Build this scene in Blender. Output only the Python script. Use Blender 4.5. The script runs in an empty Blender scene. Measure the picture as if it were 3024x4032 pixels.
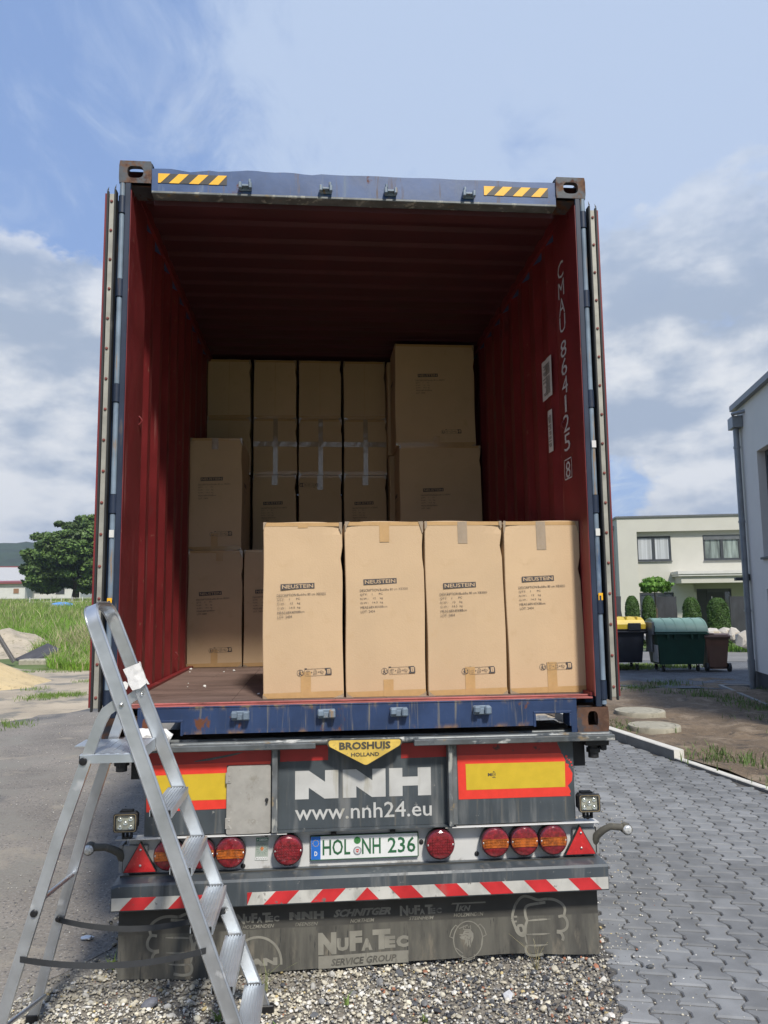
import bpy, bmesh, math, random
import numpy as np
from math import sin, cos, radians as RAD, pi, atan2
from mathutils import Matrix, Vector
random.seed(7); rng = np.random.default_rng(7)
S = bpy.context.scene; COL = S.collection
G = -1.06                                            # ground height (container base is z = 0)

# ------------------------------------------------------------------ camera
CAMP = (-0.2173, -3.7622, 0.6434); YAW, PIT, ROL, FPX = 0.0880, 0.1175, -0.0113, 3011.8
def cam_axes():
    f = np.array([sin(YAW)*cos(PIT), cos(YAW)*cos(PIT), sin(PIT)]); r = np.array([cos(YAW), -sin(YAW), 0.]); u = np.cross(r, f)
    return r*cos(ROL)+u*sin(ROL), -r*sin(ROL)+u*cos(ROL), f
cr, cu, cf = cam_axes()
cd = bpy.data.cameras.new('camera'); cam = bpy.data.objects.new('camera', cd); COL.objects.link(cam)
cam.matrix_world = Matrix(((cr[0], cu[0], -cf[0], CAMP[0]), (cr[1], cu[1], -cf[1], CAMP[1]), (cr[2], cu[2], -cf[2], CAMP[2]), (0, 0, 0, 1)))
cd.sensor_fit = 'HORIZONTAL'; cd.sensor_width = 36; cd.lens = 36*FPX/3024; cd.clip_start = .05; cd.clip_end = 6000
S.camera = cam
# ------------------------------------------------------------------ world and sun
SUN = Vector((.215, -.80, .95)).normalized()
W = bpy.data.worlds.new('World'); S.world = W; W.use_nodes = True
class NT:
    def __init__(s, t): s.t = t; s.n = t.nodes; s.n.clear()
    def new(s, kind, **kw):
        n = s.n.new(kind)
        for k, v in kw.items(): setattr(n, k, v)
        return n
    def put(s, sock, v):
        if isinstance(v, bpy.types.NodeSocket): s.t.links.new(v, sock)
        elif isinstance(v, (tuple, list)) and len(v) == 3 and sock.type == 'RGBA': sock.default_value = (*v, 1)
        else: sock.default_value = v
    def math(s, op, a, b=0., c=0.):
        n = s.new('ShaderNodeMath', operation=op)
        for i, v in enumerate((a, b, c)): s.put(n.inputs[i], v)
        return n.outputs[0]
    def vm(s, op, a, b=(0, 0, 0), out=0):
        n = s.new('ShaderNodeVectorMath', operation=op); s.put(n.inputs[0], a); s.put(n.inputs[1], b); return n.outputs[out]
    def ss(s, x, a, b, lo=0., hi=1.):
        n = s.new('ShaderNodeMapRange', interpolation_type='SMOOTHSTEP')
        for i, v in enumerate((x, a, b, lo, hi)): s.put(n.inputs[i], v)
        return n.outputs[0]
    def noise(s, vec, scale, det=4., rough=.55, dist=0.):
        n = s.new('ShaderNodeTexNoise'); s.put(n.inputs['Vector'], vec); s.put(n.inputs['Scale'], scale)
        n.inputs['Detail'].default_value = det; n.inputs['Roughness'].default_value = rough; n.inputs['Distortion'].default_value = dist
        return n.outputs[0]
    def mix(s, f, a, b, mode='MIX'):
        n = s.new('ShaderNodeMix', data_type='RGBA', blend_type=mode)
        s.put(n.inputs[0], f); s.put(n.inputs[6], a); s.put(n.inputs[7], b); return n.outputs[2]
    def coord(s, which='Object'): return s.new('ShaderNodeTexCoord').outputs[which]
    def mapv(s, vec, scale=(1, 1, 1), loc=(0, 0, 0)):
        n = s.new('ShaderNodeMapping'); s.put(n.inputs['Vector'], vec); n.inputs['Scale'].default_value = scale; n.inputs['Location'].default_value = loc; return n.outputs[0]
    def sep(s, vec):
        n = s.new('ShaderNodeSeparateXYZ'); s.put(n.inputs[0], vec); return n.outputs
w = NT(W.node_tree)
sky = w.new('ShaderNodeTexSky', sky_type='NISHITA', sun_disc=False)
sky.sun_elevation = math.asin(SUN.z); sky.sun_rotation = atan2(SUN.x, SUN.y) % (2*pi); sky.air_density = 1.0; sky.dust_density = 1.2; sky.ozone_density = 1.5
d = w.coord('Generated'); dx, dy, dz = w.sep(d)
zz = w.math('ADD', w.math('MAXIMUM', dz, 0.), .12)
cx = w.math('DIVIDE', dx, zz); cy = w.math('DIVIDE', dy, zz)
cmb = w.new('ShaderNodeCombineXYZ'); w.put(cmb.inputs[0], cx); w.put(cmb.inputs[1], cy)
pl = cmb.outputs[0]
def ddir(u, v):                                       # a compass direction of the cloud bank
    q = cf*FPX + cr*(u-1512) + cu*(2016-v); return tuple(q/np.linalg.norm(q))
def bank(u, v, inner, outer):
    return w.ss(w.vm('DOT_PRODUCT', d, ddir(u, v), out=1), cos(RAD(outer)), cos(RAD(inner)))
n1 = w.math('ADD', w.math('MULTIPLY', w.noise(w.mapv(pl, (.9, .55, 1), (3.1, .4, 0)), 1.1, 7, .55, .6), .50), w.math('MULTIPLY', w.noise(w.mapv(pl, (1.6, .8, 1), (.7, 2.4, 0)), 3.4, 10, .64, .9), .50))
n2 = w.noise(w.mapv(d, (1, 1, 1.7), (.3, .2, .55)), 4.4, 12, .60, .15)
veil = w.math('ADD', n1, w.math('MULTIPLY', bank(2000, 480, 2, 26), .17))
veil = w.math('ADD', veil, w.math('MULTIPLY', bank(100, 520, 1, 9), .10))
veil = w.math('SUBTRACT', veil, w.math('MULTIPLY', bank(420, 480, 2, 17), .09))
veil = w.math('ADD', veil, w.math('MULTIPLY', bank(2900, 100, 4, 14), .08))
veil = w.math('ADD', veil, w.math('MULTIPLY', bank(700, 150, 2, 12), .05))
vf = w.ss(veil, .44, .66, .05, 1.)
cum = w.math('ADD', n2, w.math('MULTIPLY', bank(100, 1500, 2, 13), .26))
cum = w.math('ADD', cum, w.math('MULTIPLY', bank(2900, 1350, 2, 13), .26))
cum = w.math('ADD', cum, w.math('MULTIPLY', bank(0, 2000, 2, 12), .14))
cum = w.math('ADD', cum, w.math('MULTIPLY', bank(2600, 1750, 2, 8), .10))
low = w.ss(dz, .62, .30)
cfac = w.math('MULTIPLY', w.ss(cum, .575, .655), low)
n3 = w.noise(w.mapv(d, (1, 1, 2.0), (.32, .2, .63)), 5.2, 8, .56, .1)
shade = w.ss(n3, .40, .60)
ccol = w.mix(shade, (2.9, 3.5, 4.5), (6.0, 6.2, 6.5))
hz = w.ss(dz, .0, .35)
base = w.mix(.7, sky.outputs[0], (2.1, 3.25, 6.0))
c1 = w.mix(vf, base, w.mix(hz, (4.5, 5.3, 6.5), (3.7, 4.55, 6.1)))
c2 = w.mix(cfac, c1, ccol)
# unseen grey cloud added low behind the camera to darken the container inside
behind = w.math('MULTIPLY', w.ss(dy, .15, -.45), w.ss(dz, .55, .25)); c2 = w.mix(behind, c2, (2.0, 2.25, 2.6))
bg = w.new('ShaderNodeBackground'); w.put(bg.inputs[0], c2); bg.inputs[1].default_value = .118
wo = w.new('ShaderNodeOutputWorld'); w.t.links.new(bg.outputs[0], wo.inputs[0])
sl = bpy.data.lights.new('sun', 'SUN'); sl.energy = 4.0; sl.angle = RAD(6.5); sl.color = (1, .945, .85)
so = bpy.data.objects.new('sun', sl); COL.objects.link(so); so.rotation_euler = (-SUN).to_track_quat('-Z', 'Y').to_euler(); so.location = (3, -8, 12)
S.view_settings.view_transform = 'Standard'; S.view_settings.look = 'None'; S.view_settings.exposure = 0.22; S.view_settings.gamma = 1
S.render.engine = 'CYCLES'; S.render.resolution_x = 768; S.render.resolution_y = 1024
S.cycles.max_bounces = 6; S.cycles.diffuse_bounces = 2; S.cycles.volume_bounces = 0

# ------------------------------------------------------------------ helpers
def root_loc(o):
    while o.parent: o = o.parent
    return o.location.copy()
def tag(o, label=None, cat=None, group=None, kind=None):
    if label: o['label'] = label
    if cat: o['category'] = cat
    if group: o['group'] = group
    if kind: o['kind'] = kind
    return o
def thing(name, loc, label, cat, group=None):
    o = bpy.data.objects.new(name, None); COL.objects.link(o); o.location = loc; o.empty_display_size = .1
    return tag(o, label, cat, group)
def copy_tree(o, parent=None):
    c = o.copy(); COL.objects.link(c)
    if parent: c.parent = parent
    for ch in list(o.children): copy_tree(ch, c)
    return c
def link_mesh(name, me, mats, parent=None, loc=None, smooth=None):
    for m in (mats if isinstance(mats, (list, tuple)) else [mats]): me.materials.append(m)
    if smooth is not None:
        me.polygons.foreach_set('use_smooth', [True]*len(me.polygons)); me.set_sharp_from_angle(angle=RAD(smooth))
    o = bpy.data.objects.new(name, me); COL.objects.link(o)
    off = Vector(loc) if loc is not None else (root_loc(parent) if parent else Vector((0, 0, 0)))
    if off.length > 0: me.transform(Matrix.Translation(-off))
    if parent: o.parent = parent
    elif loc is not None: o.location = loc
    return o
class MB:
    def __init__(s): s.v = []; s.f = []; s.m = []
    def add(s, vs, fs, m=0):
        b = len(s.v); s.v += [tuple(map(float, q)) for q in vs]
        s.f += [tuple(b+i for i in f) for f in fs]; s.m += [m]*len(fs); return s
    def box(s, x0, x1, y0, y1, z0, z1, m=0, c=0.):
        x0, x1 = min(x0, x1), max(x0, x1); y0, y1 = min(y0, y1), max(y0, y1); z0, z1 = min(z0, z1), max(z0, z1)
        c = min(c, (x1-x0)*.45, (y1-y0)*.45, (z1-z0)*.45)
        if c <= 0:
            return s.add([(x0, y0, z0), (x1, y0, z0), (x1, y1, z0), (x0, y1, z0), (x0, y0, z1), (x1, y0, z1), (x1, y1, z1), (x0, y1, z1)],
                         [(0, 3, 2, 1), (4, 5, 6, 7), (0, 1, 5, 4), (1, 2, 6, 5), (2, 3, 7, 6), (3, 0, 4, 7)], m)
        X = (x0, x1); Y = (y0, y1); Z = (z0, z1); vs = []; idx = {}
        for i in (0, 1):
            for j in (0, 1):
                for k in (0, 1):
                    sx, sy, sz = (1-2*i), (1-2*j), (1-2*k)
                    for a in range(3):
                        q = [X[i]+sx*c, Y[j]+sy*c, Z[k]+sz*c]; q[a] = (X[i], Y[j], Z[k])[a]
                        idx[(i, j, k, a)] = len(vs); vs.append(q)
        fs = []
        for a in range(3):
            b, e = [(1, 2), (2, 0), (0, 1)][a]
            for q in (0, 1):
                def key(t, u):
                    r = [0, 0, 0]; r[a] = q; r[b] = t; r[e] = u; return idx[(*r, a)]
                f = (key(0, 0), key(1, 0), key(1, 1), key(0, 1)); fs.append(f if q else f[::-1])
        for a in range(3):
            b, e = [(1, 2), (2, 0), (0, 1)][a]
            for t in (0, 1):
                for u in (0, 1):
                    def k2(q, n):
                        r = [0, 0, 0]; r[a] = q; r[b] = t; r[e] = u; return idx[(*r, n)]
                    f = (k2(0, b), k2(1, b), k2(1, e), k2(0, e)); fs.append(f if (t ^ u) else f[::-1])
        for i in (0, 1):
            for j in (0, 1):
                for k in (0, 1):
                    f = tuple(idx[(i, j, k, a)] for a in range(3)); fs.append(f if (i+j+k) % 2 else f[::-1])
        return s.add(vs, fs, m)
    def tube(s, p0, p1, r0, r1=None, n=12, m=0, caps=True):
        r1 = r0 if r1 is None else r1
        a = Vector(p0); b = Vector(p1); z = (b-a).normalized(); x = z.orthogonal().normalized(); y = z.cross(x)
        vs = []
        for p, r in ((a, r0), (b, r1)):
            for i in range(n):
                t = 2*pi*i/n; vs.append(p+x*(r*cos(t))+y*(r*sin(t)))
        fs = [(i, (i+1) % n, n+(i+1) % n, n+i) for i in range(n)]
        if caps: fs += [tuple(range(n))[::-1], tuple(range(n, 2*n))]
        return s.add(vs, fs, m)
    def path(s, pts, r, n=8, m=0):
        pts = [Vector(p) for p in pts]; rr = r if isinstance(r, (list, tuple)) else [r]*len(pts)
        b = len(s.v); x = None
        for i, p in enumerate(pts):
            t = (pts[min(i+1, len(pts)-1)]-pts[max(i-1, 0)]).normalized()
            x = t.orthogonal().normalized() if x is None else (x-t*x.dot(t)).normalized()
            y = t.cross(x)
            for k in range(n):
                a = 2*pi*k/n; s.v.append(tuple(p+x*(rr[i]*cos(a))+y*(rr[i]*sin(a))))
        for i in range(len(pts)-1):
            for k in range(n):
                s.f.append((b+i*n+k, b+i*n+(k+1) % n, b+(i+1)*n+(k+1) % n, b+(i+1)*n+k)); s.m.append(m)
        s.f.append(tuple(b+k for k in range(n))[::-1]); s.m.append(m)
        s.f.append(tuple(b+(len(pts)-1)*n+k for k in range(n))); s.m.append(m)
        return s
    def sweep(s, pts, wdir, wid, thk, m=0):           # flat bar: wid along wdir, thk across it
        pts = [Vector(p) for p in pts]; wd = Vector(wdir).normalized(); b = len(s.v)
        c = min(thk, wid)*.25
        for i, p in enumerate(pts):
            t0 = (p-pts[i-1]).normalized() if i else None; t1 = (pts[i+1]-p).normalized() if i < len(pts)-1 else None
            t = (t0+t1).normalized() if t0 and t1 else (t0 or t1)
            nn = t.cross(wd).normalized()
            k = 1/max(.5, (t0 or t1).dot(t))
            for a, e in ((-1, -1), (-1, 1), (1, 1), (1, -1)):
                for q in ((0, 1) if a*e > 0 else (1, 0)):
                    aa = a*(wid/2-(c if q else 0)); ee = e*(thk/2-(0 if q else c))*k
                    s.v.append(tuple(p+wd*aa+nn*ee))
        n = 8
        for i in range(len(pts)-1):
            for k in range(n):
                s.f.append((b+i*n+k, b+i*n+(k+1) % n, b+(i+1)*n+(k+1) % n, b+(i+1)*n+k)); s.m.append(m)
        s.f.append(tuple(b+k for k in range(n))[::-1]); s.m.append(m)
        s.f.append(tuple(b+(len(pts)-1)*n+k for k in range(n))); s.m.append(m)
        return s
    def prism(s, poly, y0, y1, m=0):                  # polygon in x,z pushed along y
        n = len(poly); vs = [(x, y0, z) for x, z in poly]+[(x, y1, z) for x, z in poly]
        area = sum(poly[i][0]*poly[(i+1) % n][1]-poly[(i+1) % n][0]*poly[i][1] for i in range(n))
        fs = [tuple(range(n)), tuple(range(n, 2*n))[::-1]]+[(i, n+i, n+(i+1) % n, (i+1) % n) for i in range(n)]
        if area < 0: fs = [f[::-1] for f in fs]
        return s.add(vs, fs, m)
    def flat(s, poly, y, m=0):
        n = len(poly); area = sum(poly[i][0]*poly[(i+1) % n][1]-poly[(i+1) % n][0]*poly[i][1] for i in range(n))
        f = tuple(range(n)); return s.add([(x, y, z) for x, z in poly], [f if area > 0 else f[::-1]], m)
    def disc(s, x, z, y, r, n=20, m=0, r_in=0.):
        o = [(x+r*cos(2*pi*i/n), y, z+r*sin(2*pi*i/n)) for i in range(n)]
        if r_in <= 0: return s.add(o, [tuple(range(n))], m)
        i_ = [(x+r_in*cos(2*pi*i/n), y, z+r_in*sin(2*pi*i/n)) for i in range(n)]
        return s.add(o+i_, [(i, (i+1) % n, n+(i+1) % n, n+i) for i in range(n)], m)
    def stroke(s, pts, y, wd, m=0, taper=False):      # painted line in the x,z plane
        P = [np.array(q, float) for q in pts]; n = len(P); L = []; R_ = []
        for i in range(n):
            t = P[min(i+1, n-1)]-P[max(i-1, 0)]; t = t/(np.linalg.norm(t)+1e-9); nn = np.array([-t[1], t[0]])
            h = wd/2*(1 if not taper else max(.15, min(1, 3*min(i, n-1-i)/n+.15)))
            L.append(P[i]+nn*h); R_.append(P[i]-nn*h)
        for i in range(n-1):
            s.add([(R_[i][0], y, R_[i][1]), (R_[i+1][0], y, R_[i+1][1]), (L[i+1][0], y, L[i+1][1]), (L[i][0], y, L[i][1])], [(0, 1, 2, 3)], m)
        return s
    def lathe(s, c, prof, n=24, m=0, axis='y'):       # profile of (radius, offset along axis)
        b = len(s.v)
        for r, o in prof:
            for k in range(n):
                a = 2*pi*k/n
                s.v.append((c[0]+r*cos(a), c[1]+o, c[2]+r*sin(a)) if axis == 'y' else (c[0]+r*cos(a), c[1]+r*sin(a), c[2]+o))
        for i in range(len(prof)-1):
            for k in range(n):
                f = (b+i*n+k, b+i*n+(k+1) % n, b+(i+1)*n+(k+1) % n, b+(i+1)*n+k)
                s.f.append(f); s.m.append(m)
        return s
    def text(s, st, x0, x1, z0, z1, y, m=0, off=0., shear=0., keep=False):
        vs, fs = glyphs(st, off, shear)
        a = np.array(vs); mn = a.min(0); mx = a.max(0); sx = (x1-x0)/(mx[0]-mn[0]); sz = (z1-z0)/(mx[1]-mn[1])
        if keep: sx = sz
        s.add([(x0+(q[0]-mn[0])*sx, y, z0+(q[1]-mn[1])*sz) for q in vs], fs, m); return s
    def xf(s, fn, start=0):
        for i in range(start, len(s.v)): s.v[i] = tuple(fn(s.v[i]))
        return s
    def build(s, name, mats, parent=None, loc=None, smooth=None, rec=True):
        me = bpy.data.meshes.new(name); me.from_pydata(s.v, [], s.f)
        me.polygons.foreach_set('material_index', s.m)
        if rec:
            bm = bmesh.new(); bm.from_mesh(me); bmesh.ops.recalc_face_normals(bm, faces=bm.faces); bm.to_mesh(me); bm.free()
        return link_mesh(name, me, mats, parent, loc, smooth)
_gc = {}
def glyphs(st, off, shear):
    k = (st, off, shear)
    if k not in _gc:
        cu_ = bpy.data.curves.new('t', 'FONT'); cu_.body = st; cu_.size = 1; cu_.offset = off; cu_.shear = shear; cu_.resolution_u = 2
        o = bpy.data.objects.new('t', cu_); COL.objects.link(o); bpy.context.view_layer.update()
        me = bpy.data.meshes.new_from_object(o.evaluated_get(bpy.context.evaluated_depsgraph_get()))
        _gc[k] = ([(v.co.x, v.co.y) for v in me.vertices], [tuple(p.vertices) for p in me.polygons])
        bpy.data.objects.remove(o); bpy.data.curves.remove(cu_); bpy.data.meshes.remove(me)
    return _gc[k]
def np_mesh(name, V, F, mats, parent=None, loc=None, col=None, smooth=False, mi=None):
    V = np.asarray(V, np.float32).reshape(-1, 3); F = np.asarray(F, np.int32); k = F.shape[1]
    me = bpy.data.meshes.new(name); me.vertices.add(len(V)); me.vertices.foreach_set('co', V.ravel())
    me.loops.add(F.size); me.loops.foreach_set('vertex_index', F.ravel())
    me.polygons.add(len(F)); me.polygons.foreach_set('loop_start', np.arange(len(F), dtype=np.int32)*k)
    if mi is not None: me.polygons.foreach_set('material_index', np.asarray(mi, np.int32))
    me.update(calc_edges=True)
    me.polygons.foreach_set('use_smooth', np.full(len(F), bool(smooth)))
    if col is not None:
        at = me.attributes.new('tint', 'FLOAT_COLOR', 'POINT'); c4 = np.ones((len(V), 4), np.float32); c4[:, :3] = col; at.data.foreach_set('color', c4.ravel())
    return link_mesh(name, me, mats, parent, loc)

# ------------------------------------------------------------------ materials
def surf(name, col, rough=.6, metal=0., var=.15, vs=6., det=5., spots=None, bump=0., bs=40., coat=0., spec=.5, grain=None, alpha=None, stretch=(1, 1, 1), rand=0.):
    """col: base colour; var: brightness variation; spots: list of (colour, noise scale, lo, hi, stretch, roughness, zmask)"""
    m = bpy.data.materials.new(name); m.use_nodes = True; t = NT(m.node_tree)
    co = t.coord(); n = t.noise(t.mapv(co, stretch), vs, det)
    k = t.ss(n, .25, .75, 1-var, 1+var)
    c = t.vm('SCALE', (0, 0, 0)); sc = c.node; t.put(sc.inputs[0], tuple(col)); t.put(sc.inputs[3], k)
    if rand:
        oi = t.new('ShaderNodeObjectInfo').outputs['Random']; s2_ = t.vm('SCALE', (0, 0, 0)).node; t.put(s2_.inputs[0], c); t.put(s2_.inputs[3], t.math('ADD', 1-rand, t.math('MULTIPLY', oi, 2*rand))); c = s2_.outputs[0]
    rg = t.math('ADD', rough, t.math('MULTIPLY', t.math('SUBTRACT', n, .5), .25)); mt = metal
    for i, sp in enumerate(spots or []):
        c2, s2, lo, hi = sp[:4]; st = sp[4] if len(sp) > 4 else (1, 1, 1); r2 = sp[5] if len(sp) > 5 else .85
        f = t.ss(t.noise(t.mapv(co, st, (i*3.7, i*1.3, i*2.1)), s2, 6, .62), lo, hi)
        if len(sp) > 6:                               # zmask (z0, z1): only grows towards z1
            f = t.math('MULTIPLY', f, t.ss(t.sep(co)[2], sp[6][0], sp[6][1]))
        c = t.mix(f, c, c2); rg = t.math('ADD', t.math('MULTIPLY', rg, t.math('SUBTRACT', 1., f)), t.math('MULTIPLY', f, r2))
        if metal: mt = t.math('MULTIPLY', mt, t.math('SUBTRACT', 1., f))
    b = t.new('ShaderNodeBsdfPrincipled'); t.put(b.inputs['Base Color'], c); t.put(b.inputs['Roughness'], rg); t.put(b.inputs['Metallic'], mt)
    b.inputs['Coat Weight'].default_value = coat; b.inputs['Specular IOR Level'].default_value = spec; b.inputs['Coat Roughness'].default_value = .1
    if alpha is not None: b.inputs['Alpha'].default_value = alpha
    if bump:
        bn = t.new('ShaderNodeBump'); bn.inputs['Strength'].default_value = 1; bn.inputs['Distance'].default_value = bump
        t.put(bn.inputs['Height'], t.noise(t.mapv(co, stretch), bs, 5, .6)); t.put(b.inputs['Normal'], bn.outputs[0])
    o = t.new('ShaderNodeOutputMaterial'); t.t.links.new(b.outputs[0], o.inputs[0]); m['bsdf'] = b.name
    return m
def tinted(name, rough=.85, bump=0., bs=80., trans=0., var=.2, vs=30.):
    m = bpy.data.materials.new(name); m.use_nodes = True; t = NT(m.node_tree)
    a = t.new('ShaderNodeAttribute'); a.attribute_name = 'tint'
    k = t.ss(t.noise(t.coord(), vs, 3), .3, .7, 1-var, 1+var)
    sc = t.vm('SCALE', (0, 0, 0)).node; t.put(sc.inputs[0], a.outputs[0]); t.put(sc.inputs[3], k)
    b = t.new('ShaderNodeBsdfPrincipled'); t.put(b.inputs['Base Color'], sc.outputs[0]); b.inputs['Roughness'].default_value = rough
    o = t.new('ShaderNodeOutputMaterial'); sh = b.outputs[0]
    if trans:
        tr = t.new('ShaderNodeBsdfTranslucent'); t.put(tr.inputs[0], sc.outputs[0]); mx = t.new('ShaderNodeMixShader'); mx.inputs[0].default_value = trans
        t.t.links.new(b.outputs[0], mx.inputs[1]); t.t.links.new(tr.outputs[0], mx.inputs[2]); sh = mx.outputs[0]
    if bump:
        bn = t.new('ShaderNodeBump'); bn.inputs['Distance'].default_value = bump; t.put(bn.inputs['Height'], t.noise(t.coord(), bs, 4)); t.put(b.inputs['Normal'], bn.outputs[0])
    t.t.links.new(sh, o.inputs[0]); return m
RUST = (.13, .045, .02); DUST = (.30, .26, .20)
M = {}
M['blue'] = surf('blue_paint', (.040, .082, .20), .45, var=.22, vs=5, bump=.0012, bs=9, spots=[(RUST, 7, .62, .70), ((.20, .24, .30), 14, .60, .80, (1, 1, .15)), ((.18, .12, .07), 9, .58, .74, (3, 3, .25), .9)])
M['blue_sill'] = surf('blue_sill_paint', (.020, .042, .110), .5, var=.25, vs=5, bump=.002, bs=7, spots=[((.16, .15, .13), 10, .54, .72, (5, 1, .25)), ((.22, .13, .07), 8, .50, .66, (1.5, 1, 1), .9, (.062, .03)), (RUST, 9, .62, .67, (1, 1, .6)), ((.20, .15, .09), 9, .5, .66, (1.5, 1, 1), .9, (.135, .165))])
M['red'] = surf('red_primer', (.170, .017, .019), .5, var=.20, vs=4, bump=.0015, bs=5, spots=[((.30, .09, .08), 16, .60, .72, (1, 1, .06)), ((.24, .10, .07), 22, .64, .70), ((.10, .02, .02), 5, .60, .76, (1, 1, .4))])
M['redshade'] = surf('shaded_red_primer', (.060, .010, .014), .6, var=.2, vs=4)  # red primer darkened: shade of roof and header underside put into the colour
M['post'] = surf('dark_blue_post', (.014, .024, .050), .5, var=.25, vs=5, spots=[((.16, .11, .07), 9, .60, .74, (3, 3, .25), .9)])
M['redsill'] = surf('worn_red_sill', (.33, .095, .085), .6, var=.3, vs=9, bump=.002, bs=20, spots=[((.10, .045, .035), 12, .52, .66, (.4, 2, 1)), ((.42, .22, .20), 16, .58, .72, (.3, 3, 1))])
M['ply'] = surf('worn_plywood', (.165, .112, .095), .62, var=.35, vs=5, bump=.001, bs=30, stretch=(.3, 1, 1), spots=[((.25, .20, .17), 14, .58, .72, (.25, 5, 1), .8), ((.05, .03, .025), 6, .58, .74, (.6, 2, 1))])
M['casting'] = surf('rusty_casting', (.065, .072, .085), .6, var=.3, vs=10, bump=.002, bs=30, spots=[((.13, .068, .040), 11, .46, .58), ((.07, .03, .02), 18, .56, .66)])
M['casting_low'] = surf('very_rusty_casting', (.095, .045, .026), .7, var=.4, vs=12, bump=.002, bs=35, spots=[((.05, .05, .06), 8, .54, .64), ((.15, .085, .05), 16, .58, .7)])
M['dark'] = surf('dark_steel', (.018, .018, .02), .6, var=.3, vs=14)
M['rubber'] = surf('black_rubber', (.020, .021, .022), .65, var=.25, vs=9, spots=[((.10, .10, .09), 7, .6, .8)])
M['strip'] = surf('galvanised_strip', (.34, .33, .29), .5, .2, .2, 8, spots=[((.25, .20, .15), 12, .62, .74)])
M['rivet'] = surf('rusty_rivet', (.19, .05, .04), .6, var=.3, vs=60)
M['rod'] = surf('weathered_rod_paint', (.17, .22, .28), .45, var=.25, vs=7, spots=[((.25, .17, .10), 9, .56, .66, (3, 3, .3)), ((.05, .09, .17), 5, .55, .7, (1, 1, .4))])
M['yellow'] = surf('yellow_tape', (.85, .45, .02), .45, var=.1)
M['black'] = surf('black_tape', (.045, .042, .04), .5, var=.2)
M['whiteletter'] = surf('white_letter', (.52, .50, .51), .6, var=.12, vs=20)
M['paper'] = surf('paper_sheet', (.62, .60, .60), .8, var=.08)
M['ink'] = surf('grey_ink', (.10, .10, .11), .8)
M['card'] = surf('cardboard', (.555, .392, .238), .78, var=.05, vs=3, det=6, bump=.0008, bs=120, spots=[((.52, .36, .21), 14, .55, .8, (1, 1, 1))], rand=.06)
M['cardcut'] = surf('cardboard_edge', (.50, .32, .17), .85, var=.1)
M['print'] = surf('print_ink', (.070, .062, .062), .75, var=.2, vs=40)
M['tape'] = surf('brown_packing_tape', (.50, .31, .14), .22, var=.06, vs=20, bump=.0006, bs=60, coat=.4)
M['shinytape'] = surf('crinkled_clear_tape', (.36, .27, .18), .14, var=.1, vs=20, bump=.004, bs=28, coat=1., spec=1., stretch=(1, 1, .35))
M['grey'] = surf('trailer_grey_paint', (.058, .070, .080), .42, var=.18, vs=4, bump=.0006, bs=12, spots=[((.17, .175, .175), 7, .50, .76, (2, 1, .2)), ((.30, .29, .27), 30, .66, .74), ((.13, .12, .10), 12, .56, .74, (3, 1, .15))])
M['lip'] = surf('scuffed_steel_lip', (.12, .13, .135), .42, .3, .3, 8, bump=.002, bs=14, spots=[((.42, .42, .40), 18, .58, .66, (.35, 1, 1), .6), ((.20, .15, .09), 12, .58, .68, (.5, 1, 1)), ((.05, .06, .07), 9, .56, .66)])
M['edge'] = surf('scuffed_bar_edge', (.14, .15, .155), .5, .2, .3, 12, spots=[((.34, .34, .31), 25, .55, .64, (1, 1, .3)), ((.25, .20, .13), 14, .6, .7)])
M['whitepaint'] = surf('white_lamp_panel', (.60, .60, .59), .4, var=.07, vs=6, bump=.0005, bs=5, spots=[((.33, .31, .28), 9, .58, .78, (1, 1, .5)), ((.20, .19, .17), 14, .50, .62, (1, 1, 1), .9, (.475, .452))])
M['reflred'] = surf('red_reflective', (.74, .045, .028), .35, var=.05, vs=30, coat=.3)
M['dullred'] = surf('dull_red_tape', (.36, .022, .02), .45, var=.15, vs=8, spots=[((.10, .05, .05), 14, .62, .7)])
M['reflyellow'] = surf('yellow_reflective', (.60, .42, .028), .4, var=.06, vs=20, coat=.2)
M['signgrey'] = surf('reflective_grey_letters', (.50, .50, .485), .5, var=.08, vs=10, spots=[((.36, .34, .28), 7, .55, .72, (2, 1, .25)), ((.10, .11, .12), 16, .70, .74)])
M['hatch'] = surf('galvanised_hatch', (.37, .355, .325), .5, .15, .1, 20, spots=[((.26, .245, .21), 14, .55, .7), ((.48, .47, .44), 40, .6, .75)])
M['badge'] = surf('badge_yellow', (.62, .43, .09), .5, var=.2, vs=14, spots=[((.30, .24, .10), 20, .58, .7)])
M['letterdark'] = surf('badge_letters', (.07, .065, .05), .5)
M['plate'] = surf('plate_white', (.72, .73, .72), .35, var=.05, vs=12)
M['plategreen'] = surf('plate_green', (.025, .12, .05), .5)
M['eublue'] = surf('plate_blue', (.02, .14, .52), .4)
M['lampred'] = surf('red_lens', (.19, .008, .014), .24, var=.5, vs=55, bump=.0015, bs=70, coat=.9)
M['lampamber'] = surf('amber_lens', (.38, .095, .012), .18, var=.5, vs=50, bump=.001, bs=70, coat=.8)
M['lamprim'] = surf('lamp_rim', (.075, .014, .022), .22, var=.3, coat=.8)
M['chrome'] = surf('screw_metal', (.6, .6, .58), .3, .9)
M['trired'] = surf('red_triangle_reflector', (.50, .022, .024), .25, var=.12, vs=30, coat=.6)
M['greytri'] = surf('grey_side_box', (.27, .27, .265), .55, var=.1, vs=8)
M['plastic'] = surf('black_plastic', (.022, .022, .023), .5, var=.2, spots=[((.10, .09, .075), 16, .52, .7)])
M['gold'] = surf('dusty_frame_edge', (.32, .25, .14), .5, .3)
M['lens'] = surf('work_lamp_lens', (.36, .37, .31), .12, .3, var=.3, vs=50, coat=1.)
M['led'] = surf('led_reflector', (.72, .74, .66), .15, .8, var=.2, vs=60)
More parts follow.
